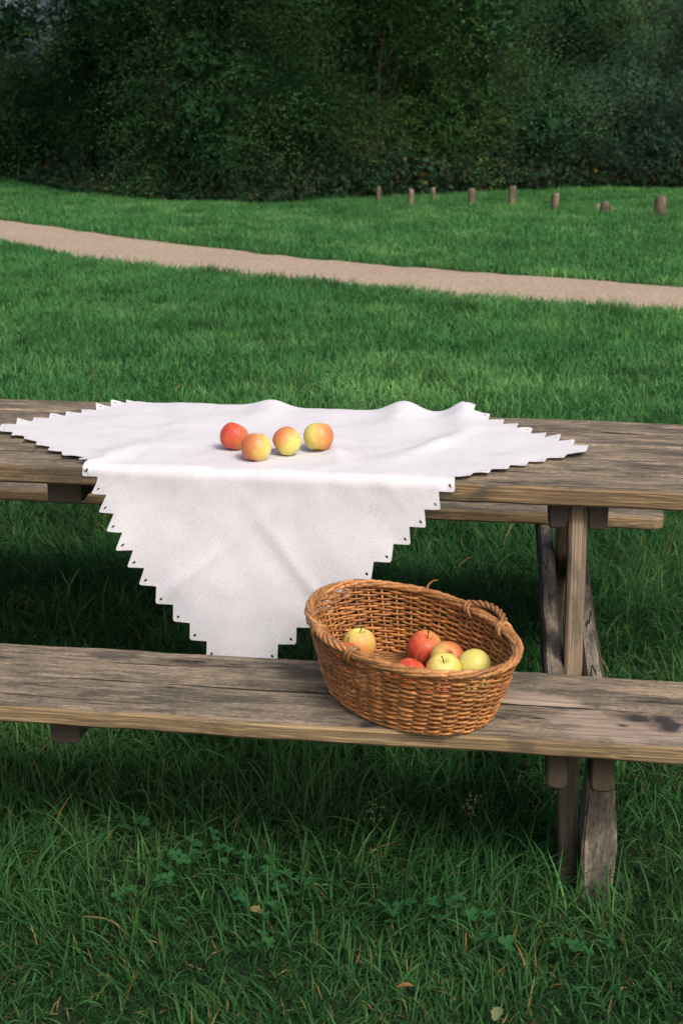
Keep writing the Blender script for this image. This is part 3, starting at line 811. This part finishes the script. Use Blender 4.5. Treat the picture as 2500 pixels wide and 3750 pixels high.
    # teeth curl up a touch
    out = np.clip((np.maximum(np.abs(AB[:, 0]), np.abs(AB[:, 1])) - inner) / th, 0, 1)
    D += out * 0.012 * vnoise(AB[:, 0], AB[:, 1], 22, 1) ** 2 * (nz > .5)
    # left notch: the hem is drawn in beside the fold
    X = X + 0.03 * np.exp(-((X + .93) / .05) ** 2) * np.exp(-((Y + .285) / .028) ** 2) * (nz > .3)
    Y = Y + ny * D; Z = Z + nz * D
    # the drop flares a little away from the table
    Y = Y - (fr * np.clip((HT - Z) / .5, 0, 1) * 0.015)
    me = mesh_py('tablecloth', np.stack([X, Y, Z], -1), polys, True)
    bm = bmesh.new(); bm.from_mesh(me); bmesh.ops.remove_doubles(bm, verts=bm.verts, dist=0.00015); bmesh.ops.recalc_face_normals(bm, faces=bm.faces); bm.to_mesh(me); bm.free()
    for q in me.polygons: q.use_smooth = True
    o = link('tablecloth', me, None, [M_cloth])
    sm = o.modifiers.new('thickness', 'SOLIDIFY'); sm.thickness = 0.0011; sm.offset = 0
    es = o.modifiers.new('crisp_hem', 'EDGE_SPLIT'); es.split_angle = R_(50)
    tag(o, 'white linen cloth with zigzag eyelet hem draped cornerwise over the table', 'tablecloth')
cloth()

# ------------------------------------------------------------------ basket
BK = empty('wicker_basket', (-0.160, -0.712, HS), (0, 0, R_(-53.8)))
tag(BK, 'oval brown wicker basket with two small rope-twist handles holding apples on the bench', 'basket')
BH = 0.132
def prof(z):
    f = max(0.0, min(1.1, z / BH)); f = f ** 0.85
    return 0.200 + (0.260 - 0.200) * f, 0.138 + (0.166 - 0.138) * f
def rim_z(th): return 0.002 * math.cos(2 * th)
NS = 40
r6 = np.random.default_rng(66)
rows = 24
for k in range(rows):
    z = 0.006 + k * (BH - 0.012) / (rows - 1)
    th = np.linspace(0, 2 * np.pi, NS * 6, endpoint=False)
    off = 0.0036 * np.cos(th * NS / 2 + (math.pi if k % 2 else 0))
    off = np.sign(off) * np.abs(off / .0036) ** 0.7 * 0.0036
    a, b = prof(z)
    ph = r6.random(3) * 6.28
    lift = np.array([rim_z(t) for t in th]) * (z / BH)
    zz = z + lift + 0.0009 * np.sin(th * 7 + ph[0]) + 0.0007 * np.sin(th * 17 + ph[1])
    P = np.stack([(a + off) * np.cos(th), (b + off) * np.sin(th), zz], -1)
    V, F = tube(P, 0.0027 + 0.0004 * np.sin(th * 5 + ph[2]) + 0.0003 * r6.normal(size=len(th)), 6, True)
    link('weaver', np_mesh('weaver', V, F, smooth=True), BK, [M_wick])
for i in range(NS):
    t0 = 2 * math.pi * i / NS
    zs = np.linspace(0.002, BH + 0.004, 7)
    P = []
    for z in zs:
        a, b = prof(z); P.append((a * math.cos(t0), b * math.sin(t0), z + rim_z(t0) * z / BH))
    V, F = tube(P, 0.0026, 6, ref=(math.cos(t0), math.sin(t0), 0.3))
    link('stake', np_mesh('stake', V, F, smooth=True), BK, [M_wick])
# rolled rim: rods laid round one another
rimo = None
for j in range(6):
    th = np.linspace(0, 2 * np.pi, 300, endpoint=False)
    a, b = prof(BH)
    ph = j * 2 * math.pi / 6
    tw = th * 4 + ph + 0.35 * np.sin(th * 3 + j * 1.3)
    ra = 0.0062 + 0.0014 * np.sin(th * 9 + j * 2.1)
    P = np.stack([(a + .001 + ra * np.cos(tw)) * np.cos(th), (b + .001 + ra * np.cos(tw)) * np.sin(th), BH + 0.006 + np.array([rim_z(t) for t in th]) + ra * .85 * np.sin(tw)], -1)
    P += 0.0006 * r6.normal(size=P.shape)
    V, F = tube(P, 0.0041, 7, True)
    o = link('rim' if j == 0 else 'rim_rod', np_mesh('rim_rod', V, F, smooth=True), BK if j == 0 else rimo, [M_wick2])
    if j == 0: rimo = o
# floor: sticks crossed and wound
V, F = join([tube(np.stack([(0.198 * q) * np.cos(np.linspace(0, 6.2832, 90, endpoint=False)), (0.136 * q) * np.sin(np.linspace(0, 6.2832, 90, endpoint=False)), 0.007 + 0.0022 * np.cos(np.linspace(0, 6.2832, 90, endpoint=False) * 15 + (math.pi if i % 2 else 0))], -1), 0.0034, 6, True) for i, q in enumerate(np.linspace(0.08, 1.0, 24))])
bo = link('base', np_mesh('base', V, F, smooth=True), BK, [M_wick])
for i in range(15):
    t0 = math.pi * i / 15
    e = np.array([0.198 * math.cos(t0), 0.136 * math.sin(t0), 0.007])
    V, F = tube([-e * [1, 1, -1], e * [.3, .3, 1], e], 0.0028, 6, ref=(0.01, 0, 1))
    link('base_stick', np_mesh('base_stick', V, F, smooth=True), bo, [M_wick])
V, F = tube(np.stack([0.202 * np.cos(np.linspace(0, 6.2832, 120, endpoint=False)), 0.140 * np.sin(np.linspace(0, 6.2832, 120, endpoint=False)), np.full(120, 0.0035)], -1), 0.0036, 6, True)
link('base_rim', np_mesh('base_rim', V, F, smooth=True), BK, [M_wick2])
def handle(tm, half, rise, lean):
    a, b = prof(BH)
    ts = np.linspace(tm - half, tm + half, 34); u = np.linspace(-1, 1, 34)
    up = rise * np.sqrt(np.clip(1 - u ** 2, 0, 1))
    cen = np.stack([(a + lean * (1 - u ** 2)) * np.cos(ts), (b + lean * (1 - u ** 2)) * np.sin(ts), BH + 0.008 + np.array([rim_z(t) for t in ts]) + up], -1)
    T = np.gradient(cen, axis=0); T /= np.linalg.norm(T, axis=1)[:, None]
    A = np.cross(T, np.array([math.cos(tm), math.sin(tm), 0.0])); A /= np.linalg.norm(A, axis=1)[:, None]; Bv = np.cross(T, A)
    parts = []
    for j in range(3):
        tw = u * 8.5 + j * 2.094
        P = cen + 0.0042 * (np.cos(tw)[:, None] * A + np.sin(tw)[:, None] * Bv)
        parts.append(tube(P, 0.0036, 7, ref=(math.cos(tm), math.sin(tm), 0.02)))
    V, F = join(parts)
    h = link('handle', np_mesh('handle', V, F, smooth=True), BK, [M_wick2])
    for tt in (ts[1], ts[-2]):
        parts = []
        for w in range(2):
            q = np.linspace(0, 6.2832, 18, endpoint=False)
            t1 = tt + (w - 1) * 0.035
            c0 = np.array([a * math.cos(t1), b * math.sin(t1), BH + 0.003 + rim_z(t1)])
            nrm = np.array([math.cos(t1), math.sin(t1), 0])
            tg = np.array([-math.sin(t1), math.cos(t1), 0])
            P = c0 + np.outer(np.cos(q) * 0.0128, nrm) + np.outer(np.sin(q) * 0.0145, [0, 0, 1]) + np.outer(np.sin(q) * .006, tg)
            parts.append(tube(P, 0.0034, 6, True, ref=tuple(tg)))
        V, F = join(parts)
        link('wrapping', np_mesh('wrapping', V, F, smooth=True), h, [M_wick2])
handle(math.pi / 2 - 0.10, 0.26, 0.015, 0.012)
handle(-math.pi / 2 - 0.0, 0.26, 0.006, 0.016)
a, b = prof(BH)
t1 = math.pi / 2 + 0.62
P0 = np.array([a * math.cos(t1), b * math.sin(t1), BH + .012])
V, F = tube([P0, P0 + [0.004, 0.002, 0.012], P0 + [0.014, 0.006, 0.022], P0 + [0.028, 0.008, 0.027]], [0.0026, .0022, .0016, .0008], 6, ref=(0, 1, 0.2))
link('loose_end', np_mesh('loose_end', V, F, smooth=True), BK, [M_wick2])

# ------------------------------------------------------------------ apples
def apple_mesh(name, seed):
    r = np.random.default_rng(seed); n, mres = 28, 40
    # profile from the stem hollow round to the calyx hollow (radius 1 units)
    ctrl = [(0.0, 0.66), (0.06, 0.68), (0.16, 0.79), (0.31, 0.88), (0.52, 0.85), (0.76, 0.66), (0.94, 0.36), (1.0, 0.04), (0.95, -0.30), (0.80, -0.60), (0.60, -0.79), (0.42, -0.87), (0.28, -0.86), (0.16, -0.79), (0.06, -0.72), (0.0, -0.71)]
    cc = np.array(ctrl); q = np.linspace(0, len(cc) - 1, mres)
    px = np.interp(q, np.arange(len(cc)), cc[:, 0]); pz = np.interp(q, np.arange(len(cc)), cc[:, 1])
    for _ in range(2):
        px[1:-1] = (px[:-2] + 2 * px[1:-1] + px[2:]) / 4; pz[1:-1] = (pz[:-2] + 2 * pz[1:-1] + pz[2:]) / 4
    ph = r.random(4) * 6.28
    th = np.linspace(0, 2 * np.pi, n, endpoint=False)
    V = []
    for i in range(mres):
        lob = 1 + 0.018 * np.cos(5 * th + ph[0]) * (abs(pz[i])) + 0.03 * np.cos(th + ph[1]) + 0.015 * np.cos(2 * th + ph[2])
        V.append(np.stack([px[i] * lob * np.cos(th), px[i] * lob * np.sin(th), pz[i] * (1 + 0.035 * np.cos(th + ph[3])) + 0 * th], -1))
    V = np.concatenate(V)
    I, J = np.meshgrid(np.arange(mres - 1), np.arange(n), indexing='ij')
    F = np.stack([I * n + J, (I + 1) * n + J, (I + 1) * n + (J + 1) % n, I * n + (J + 1) % n], -1).reshape(-1, 4)
    me = np_mesh(name, V * 0.033, F, smooth=True); me.materials.append(M_apple)
    return me
AP = [apple_mesh('apple_skin', 100 + i) for i in range(4)]
V, F = tube([(0, 0, .0205), (.0008, 0, .027), (.002, .0005, .033), (.0048, .001, .040)], [.0013, .0011, .0011, .0016], 6, ref=(0, 1, 0))
STEM = np_mesh('stem', V, F, smooth=True); STEM.materials.append(M_stem)
V, F = join([tube([(0, 0, -.0235), (.0035 * math.cos(q), .0035 * math.sin(q), -.0262), (.0048 * math.cos(q), .0048 * math.sin(q), -.028)], [.0012, .001, .0004], 5, ref=(0.1, .2, .9)) for q in (0, 1.26, 2.5, 3.77, 5.03)])
CAL = np_mesh('calyx', V, F, smooth=True); CAL.materials.append(M_stem)
def apple(p, tilt, blush, sc, lab, group, spin=0.0, stem=True):
    """tilt: direction the stem points; spin: turns the red cheek round the stem"""
    q = Vector(tilt).to_track_quat('Z', 'Y') @ Euler((0, 0, spin)).to_quaternion()
    o = link('apple', AP[len([x for x in C.objects if x.name.startswith('apple')]) % 4], None, (), p)
    o.rotation_mode = 'QUATERNION'; o.rotation_quaternion = q
    o.scale = (sc, sc, sc); o.color = (blush, 0, 0, 1)
    if stem: link('stem', STEM, o)
    link('calyx', CAL, o)
    tag(o, lab, 'apple', group)
    return o
GA = 'apples on the tablecloth'; GB = 'apples in the basket'
ZT = HT + 0.008
# world direction of the red cheek -> spin is solved so local +X faces it
def cheek(tilt, d):
    q = Vector(tilt).to_track_quat('Z', 'Y'); v = q.inverted() @ Vector(d)
    return math.atan2(v.y, v.x)
def put(p, tilt, ck, blush, sc, lab, group, stem=True): apple(p, tilt, blush, sc, lab, group, cheek(tilt, ck), stem)
put((-0.606, -0.162, ZT + .0325), (0.3, 0.35, 1), (-0.75, -0.85, 0), 0.76, 1.0, 'reddest apple on the cloth, half behind another apple', GA, False)
put((-0.540, -0.248, ZT + .030), (0.1, 0.4, 1), (-1, -0.25, 0.1), 0.56, 1.04, 'apple on the cloth with a pink cheek, overlapping the reddest one', GA, False)
put((-0.482, -0.178, ZT + .031), (-0.75, -0.45, -0.6), (-0.55, 0.1, 1), 0.46, 1.0, 'yellow-green apple on the cloth with its stem pointing down', GA)
put((-0.417, -0.128, ZT + .031), (0.0, 0.4, 1), (0.9, -0.2, -0.5), 0.46, 1.06, 'yellowish apple on the cloth standing farthest from the reddest one', GA, False)
ZB = HS + 0.0105 + 0.0305
put((-0.270, -0.580, ZB + .002), (0.05, -0.1, 1), (0.3, -0.5, -0.8), 0.30, 1.05, 'yellow apple with an upright stem alone at the back of the basket', GB)
put((-0.292, -0.650, ZB + .002), (0.2, 0.4, 1), (-0.4, -1, 0.2), 0.85, 0.98, 'red apple half hidden by the basket rim beside the yellow one', GB)
put((-0.138, -0.580, ZB + .001), (0.25, -0.2, 1), (-0.8, -0.7, -0.2), 0.74, 1.12, 'large red and yellow apple with its stem up against the basket wall', GB)
put((-0.090, -0.634, ZB + .006), (0.1, -0.9, 0.6), (1, 0.2, 0.35), 0.55, 1.04, 'apple with a dark red side behind the pale green one in the basket', GB)
put((-0.158, -0.722, ZB), (0.3, 0.6, 0.7), (-0.2, -0.2, 1), 0.92, 1.04, 'bright red apple low at the front of the basket', GB)
put((-0.094, -0.712, ZB + .010), (0.05, -0.5, 1), (-1, 0.1, -0.5), 0.16, 1.08, 'pale green apple in the middle of the basket cluster', GB)
put((-0.034, -0.684, ZB + .012), (0.5, 0.6, 0.6), (0.4, 0.3, -1), 0.10, 1.02, 'plain yellow apple against the basket end wall', GB)
put((-0.100, -0.790, ZB), (0.2, 0.2, 1), (0.6, -0.4, 0.6), 0.72, 1.0, 'red apple under the front rim of the basket', GB)
put((-0.030, -0.772, ZB + .003), (0.2, -0.6, 1), (1, 0.4, 0), 0.15, 1.0, 'yellow apple seen through the front weave of the basket', GB)

# ------------------------------------------------------------------ grass
CF = np.array([FW.x, FW.y]) / math.hypot(FW.x, FW.y); CRt = np.array([CF[1], -CF[0]])
def in_view(x, y, margin):
    dx, dy = x - CAM.x, y - CAM.y
    d = dx * CF[0] + dy * CF[1]; l = dx * CRt[0] + dy * CRt[1]
    return np.abs(l) < 0.245 * d + margin
def blades(name, x, y, L, Wd, th0, curve, az, col, seg, label):
    n = len(x); r = rng
    t = np.linspace(0, 1, seg + 1)
    ang = th0[:, None] + curve[:, None] * (t[:-1] + 0.5 / seg)[None, :]
    hx = np.sin(ang); hz = np.cos(ang)
    step = (L / seg)[:, None]
    h = np.concatenate([np.zeros((n, 1)), np.cumsum(hx * step, 1)], 1)
    z = np.concatenate([np.zeros((n, 1)), np.cumsum(hz * step, 1)], 1)
    z = np.maximum(z, 0.004)
    # sideways curl
    curl = r.normal(0, 0.25, n)[:, None] * h * t[None, :]
    ca, sa = np.cos(az)[:, None], np.sin(az)[:, None]
    cx = x[:, None] + h * ca - curl * sa; cy = y[:, None] + h * sa + curl * ca
    w = Wd[:, None] * np.array([0.75, 1.0, 0.9, 0.62, 0.3])[np.minimum((t * 4).round().astype(int), 4)][None, :] * 0.5
    tw = az + np.pi / 2 + r.normal(0, 0.45, n)
    wx, wy = np.cos(tw)[:, None] * w, np.sin(tw)[:, None] * w
    wz = r.normal(0, 0.3, n)[:, None] * w
    Lf = np.stack([cx - wx, cy - wy, z - wz], -1)[:, :-1]; Rg = np.stack([cx + wx, cy + wy, z + wz], -1)[:, :-1]
    tip = np.stack([cx[:, -1], cy[:, -1], z[:, -1]], -1)[:, None, :]
    Vv = np.concatenate([Lf, Rg, tip], 1); nv = 2 * seg + 1
    tri = []
    for i in range(seg - 1): tri += [(i, seg + i, seg + i + 1), (i, seg + i + 1, i + 1)]
    tri.append((seg - 1, 2 * seg - 1, 2 * seg))
    F = (np.array(tri)[None] + (np.arange(n) * nv)[:, None, None]).reshape(-1, 3)
    me = np_mesh(name, Vv.reshape(-1, 3), F, np.repeat(col, nv, 0), smooth=True)
    o = link(name, me, None, [M_grass])
    tag(o, label, 'grass', kind='stuff')
    return o
GA_, GB_, GC_ = np.array([0.046, 0.164, 0.047]), np.array([0.088, 0.226, 0.062]), np.array([0.022, 0.112, 0.034])
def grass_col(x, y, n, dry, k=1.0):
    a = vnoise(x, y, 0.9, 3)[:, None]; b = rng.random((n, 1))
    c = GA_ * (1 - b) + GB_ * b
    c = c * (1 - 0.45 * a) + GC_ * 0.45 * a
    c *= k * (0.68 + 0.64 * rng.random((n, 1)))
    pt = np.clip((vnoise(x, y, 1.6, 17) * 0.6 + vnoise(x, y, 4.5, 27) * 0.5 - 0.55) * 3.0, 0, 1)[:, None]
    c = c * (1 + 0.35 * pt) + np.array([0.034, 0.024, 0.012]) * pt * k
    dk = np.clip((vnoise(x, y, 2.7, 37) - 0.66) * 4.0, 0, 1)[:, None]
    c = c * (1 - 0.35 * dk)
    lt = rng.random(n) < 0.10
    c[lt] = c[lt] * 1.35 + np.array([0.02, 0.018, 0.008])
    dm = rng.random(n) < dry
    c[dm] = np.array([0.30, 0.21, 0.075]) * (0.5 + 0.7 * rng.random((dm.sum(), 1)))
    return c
def scatter(n, x0, x1, y0, y1):
    return rng.uniform(x0, x1, n), rng.uniform(y0, y1, n)
# long rough grass round and under the table
x, y = scatter(150000, -2.6, 2.0, -1.75, 2.1)
ok = in_view(x, y, 0.45) & (vnoise(x, y, 7, 4) + 0.35 * rng.random(len(x)) > 0.24)
ok &= ~((np.abs(x - 0.205) < 0.052) & (np.abs(np.abs(y) - 0.66) < 0.09))
x, y = x[ok], y[ok]; n = len(x)
lenf = 0.65 + 0.75 * vnoise(x, y, 3.3, 8)
near = np.clip((-0.75 - y) / 0.7, 0, 1)
L = (0.055 + 0.10 * rng.random(n) ** 1.8) * lenf * (1 - 0.35 * near) * (1 - 0.25 * np.clip((y - .9) / 1.0, 0, 1))
az = vnoise(x, y, 4.5, 11) * 9.0 + rng.normal(0, 1.35, n)
dry = 0.009 + 0.05 * near * vnoise(x, y, 2.5, 21)
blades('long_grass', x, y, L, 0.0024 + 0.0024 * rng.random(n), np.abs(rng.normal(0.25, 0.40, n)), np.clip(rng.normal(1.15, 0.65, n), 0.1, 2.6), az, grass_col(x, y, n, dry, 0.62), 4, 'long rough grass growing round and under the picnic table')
# short thatch that closes the gaps between the long blades
x, y = scatter(110000, -2.4, 1.8, -1.75, 1.0)
ok = in_view(x, y, 0.4); x, y = x[ok], y[ok]; n = len(x)
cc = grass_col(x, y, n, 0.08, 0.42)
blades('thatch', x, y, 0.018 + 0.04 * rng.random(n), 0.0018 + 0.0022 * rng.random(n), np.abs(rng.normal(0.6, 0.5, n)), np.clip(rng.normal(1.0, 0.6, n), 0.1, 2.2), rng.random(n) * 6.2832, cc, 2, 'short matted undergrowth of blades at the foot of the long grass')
# short lawn up to the path
x, y = scatter(420000, -5.5, 3.5, 2.0, 12.5)
ok = in_view(x, y, 0.7) & (y < path_near(x) + 0.03) & (vnoise(x, y, 5, 14) + 0.5 * rng.random(len(x)) > 0.32)
x, y = x[ok], y[ok]; n = len(x)
edge = np.clip(1 - (path_near(x) - y) / 0.25, 0, 1)
L = (0.045 + 0.06 * rng.random(n) ** 1.4) * (0.65 + 0.45 * vnoise(x, y, 3.1, 8) + 0.35 * np.clip((vnoise(x, y, 2.7, 37) - 0.6) * 3, 0, 1)) * (1 + 0.15 * edge)
az = vnoise(x, y, 2.6, 31) * 9.0 + rng.normal(0, 1.7, n)
blades('lawn', x, y, L, 0.0030 + 0.0025 * rng.random(n) + 0.0003 * y, np.abs(rng.normal(0.12, 0.25, n)), np.clip(rng.normal(0.9, 0.5, n), 0.05, 2.2), az, grass_col(x, y, n, 0.006, 1.2), 2, 'short green lawn between the picnic table and the gravel path')
# lawn beyond the path
x, y = scatter(520000, -10.5, 5.5, 8.0, 24.0)
ok = in_view(x, y, 0.9) & (y > path_far(x) - 0.02)
BXt = np.array([-11, -8, -6.6, -4.7, -3.4, -2.6, -1.9, -0.2, 1.6, 2.9, 6]); BYt = np.array([23.5, 20.8, 18.8, 17.4, 17.2, 18.2, 19.0, 20.9, 22.5, 22.4, 22.5])
ok &= y < np.interp(x, BXt, BYt)
x, y = x[ok], y[ok]; n = len(x)
L = (0.04 + 0.055 * rng.random(n)) * (0.75 + 0.5 * vnoise(x, y, 2.1, 9))
edge = np.clip(1 - (y - path_far(x)) / 0.3, 0, 1)
L *= 1 + 0.3 * edge
for bx, by, rr in ((-1.913, 17.75, .2), (-1.423, 17.31, .2), (-1.136, 17.81, .2), (-.579, 17.3, .25), (-.017, 17.38, .25), (.552, 16.67, .28), (1.2, 16.5, .4), (1.868, 16.02, .35)):
    L *= 1 + 0.8 * np.exp(-((x - bx) ** 2 + (y - by + .35) ** 2) / rr ** 2)
az = rng.random(n) * 6.2832
blades('far_lawn', x, y, L, 0.006 + 0.005 * rng.random(n), np.abs(rng.normal(0.1, 0.25, n)), np.clip(rng.normal(0.8, 0.5, n), 0.05, 2.0), az, grass_col(x, y, n, 0.004, 1.25), 2, 'green lawn between the gravel path and the trees')

# ------------------------------------------------------------------ clover, weeds and fallen leaves
def trefoil():
    V, F, col = [], [], []
    for k in range(3):
        a0 = k * 2.094 + 0.2
        base = len(V)
        V.append((0, 0, 0))
        pts = [(0.18, 0.30), (0.42, 0.47), (0.70, 0.50), (0.93, 0.36), (1.0, 0.16), (0.94, 0.0), (1.0, -0.16), (0.93, -0.36), (0.70, -0.50), (0.42, -0.47), (0.18, -0.30)]
        for px, py in pts:
            x, y = px * 0.0185, py * 0.0185
            V.append((x * math.cos(a0) - y * math.sin(a0), x * math.sin(a0) + y * math.cos(a0), 0.0035 * math.sin(px * 2.2) + 0.004 * abs(py)))
        V.append((0.6 * .0185 * math.cos(a0), 0.6 * .0185 * math.sin(a0), 0.0008)); cidx = len(V) - 1
        ring = [base] + list(range(base + 1, base + 12))
        for i in range(len(ring)): F.append((cidx, ring[i], ring[(i + 1) % len(ring)]))
    return np_mesh('trefoil', V, F, np.tile([0.030, 0.110, 0.034], (len(V), 1)), smooth=True)
TF = trefoil(); TF.materials.append(M_weed)
V, F = tube([(0, 0, -1.0), (0.05, 0, -.6), (0.02, .02, -.3), (0, 0, 0)], 0.014, 5, ref=(0, 1, 0))
ST = np_mesh('stalk', V, F, np.tile([0.03, 0.10, 0.035], (len(V), 1))); ST.materials.append(M_weed)
r9 = random.Random(9)
CL = [(-0.577, -0.692), (-0.525, -0.785), (-0.468, -0.876), (-0.594, -0.795), (-0.651, -0.884), (-0.475, -0.77), (-0.371, -0.833), (-0.099, -0.90), (-0.165, -0.924), (-0.026, -0.914), (0.02, -0.987), (0.217, -0.98), (0.148, -0.995), (-0.362, -1.037), (-0.738, -0.656), (-1.006, -0.411), (-0.918, -0.431), (-0.40, -0.93)]
for cx_, cy_ in CL:
    c = empty('clover_plant', (cx_, cy_, 0))
    tag(c, 'small clover plant with round three-part leaves in the grass before the bench', 'clover', 'clover plants in the long grass')
    for j in range(r9.randint(4, 7)):
        a = r9.random() * 6.28; d = r9.uniform(0.0, 0.055); h = r9.uniform(0.04, 0.075); sc = r9.uniform(0.55, 0.9)
        l = link('leaf', TF, c, (), (math.cos(a) * d, math.sin(a) * d, h), (r9.uniform(-.35, .35) - .15, r9.uniform(-.3, .3), r9.random() * 6.28)); l.scale = (sc, sc, sc)
        q = link('stalk', ST, l); q.scale = (0.07, 0.07, h / sc)
# broad weed leaves lying in the sward
def broad_leaf(name, L, Wd, lobes, seed, col):
    r = random.Random(seed); n = 14; V = []; F = []; cc = []
    for i in range(n + 1):
        u = i / n; w = Wd * math.sin(math.pi * u ** 0.8) ** 0.8 * (1 + lobes * math.sin(u * 22)) * .5 + .0006
        z = 0.18 * L * math.sin(u * 2.4)
        V += [(u * L, -w, z + w * .35), (u * L, 0, z), (u * L, w, z + w * .35)]
    for i in range(n):
        for j in range(2): F.append((i * 3 + j, (i + 1) * 3 + j, (i + 1) * 3 + j + 1, i * 3 + j + 1))
    return np_mesh(name, V, F, np.tile(col, (len(V), 1)), smooth=True)
BL = [broad_leaf('weed_leaf', 0.075, 0.032, 0.25, 1, (0.050, 0.105, 0.050)), broad_leaf('weed_leaf', 0.06, 0.024, 0.1, 2, (0.04, 0.12, 0.04))]
for b_ in BL: b_.materials.append(M_weed)
for cx_, cy_, wl in ((-0.07, -0.88, 'low broad-leaved weed among the clover below the basket'), (0.27, -0.72, 'low broad-leaved weed beside the stout foot post of the table'), (-0.14, -1.05, 'low broad-leaved weed in the grass farthest out from the bench')):
    c = empty('weed', (cx_, cy_, 0))
    tag(c, wl, 'weed', 'broad-leaved weeds in the long grass')
    for j in range(r9.randint(3, 5)):
        l = link('leaf', BL[j % 2], c, (), (0, 0, 0.02), (0, -r9.uniform(.25, 1.0), r9.random() * 6.28)); k_ = r9.uniform(.45, .75); l.scale = (k_, k_, k_)
DL = [broad_leaf('fallen_leaf', 0.032, 0.016, 0.15, 5, (0.24, 0.19, 0.07)), broad_leaf('fallen_leaf', 0.03, 0.012, 0.1, 6, (0.28, 0.15, 0.06)), broad_leaf('fallen_leaf', 0.036, 0.018, 0.2, 7, (0.17, 0.19, 0.09))]
for b_ in DL: b_.materials.append(M_dry)
for i, (cx_, cy_) in enumerate(((-0.41, -0.93), (-0.14, -1.13), (0.03, -1.20))):
    o = link('fallen_leaf', DL[i % 3], None, (), (cx_, cy_, 0.045), (r9.uniform(-.4, .4), r9.uniform(-.2, .3), r9.random() * 6.28))
    tag(o, ('curled yellow leaf fallen among the clover before the bench', 'small brown leaf fallen in the grass before the bench', 'pale greenish leaf fallen in the grass before the bench')[i % 3], 'leaf', 'fallen leaves in the long grass')


# two flowering stems standing in the shade of the bench
def seed_stem(x, y, h, seed, lab):
    r = random.Random(seed)
    e = empty('flowering_weed', (x, y, 0)); tag(e, lab, 'weed', 'flowering weeds under the bench')
    P = [(0, 0, 0), (0.006, 0.002, h * .4), (0.004, 0.004, h * .75), (0.014, 0.002, h)]
    V, F = tube(P, [.0013, .0011, .0009, .0006], 5, ref=(0, 1, 0.1))
    st = np_mesh('stem', V, F, np.tile([0.06, 0.11, 0.04], (len(V), 1))); st.materials.append(M_weed)
    link('stem', st, e)
    parts = []
    for i in range(26):
        u = r.uniform(.68, 1.02); d = r.uniform(.004, .022); a = r.random() * 6.28
        c = np.array([0.004 + .010 * (u - .7) / .3 + math.cos(a) * d, math.sin(a) * d, h * u]); k = r.uniform(.0018, .0034)
        V = c + k * np.array([(1, 0, 0), (-1, 0, 0), (0, 1, 0), (0, -1, 0), (0, 0, 1.3), (0, 0, -1.3)])
        parts.append((V, np.array([(0, 2, 4), (2, 1, 4), (1, 3, 4), (3, 0, 4), (2, 0, 5), (1, 2, 5), (3, 1, 5), (0, 3, 5)])))
    V, F = join(parts)
    fl = np_mesh('seed_head', V, F, np.tile([0.16, 0.21, 0.09], (len(V), 1))); fl.materials.append(M_weed)
    link('seed_head', fl, e)
seed_stem(-0.235, -0.62, 0.13, 1, 'flowering weed with pale seeds under the bench, farther from the leg')
seed_stem(-0.035, -0.60, 0.15, 2, 'flowering weed with pale seeds under the bench, closer to the leg')
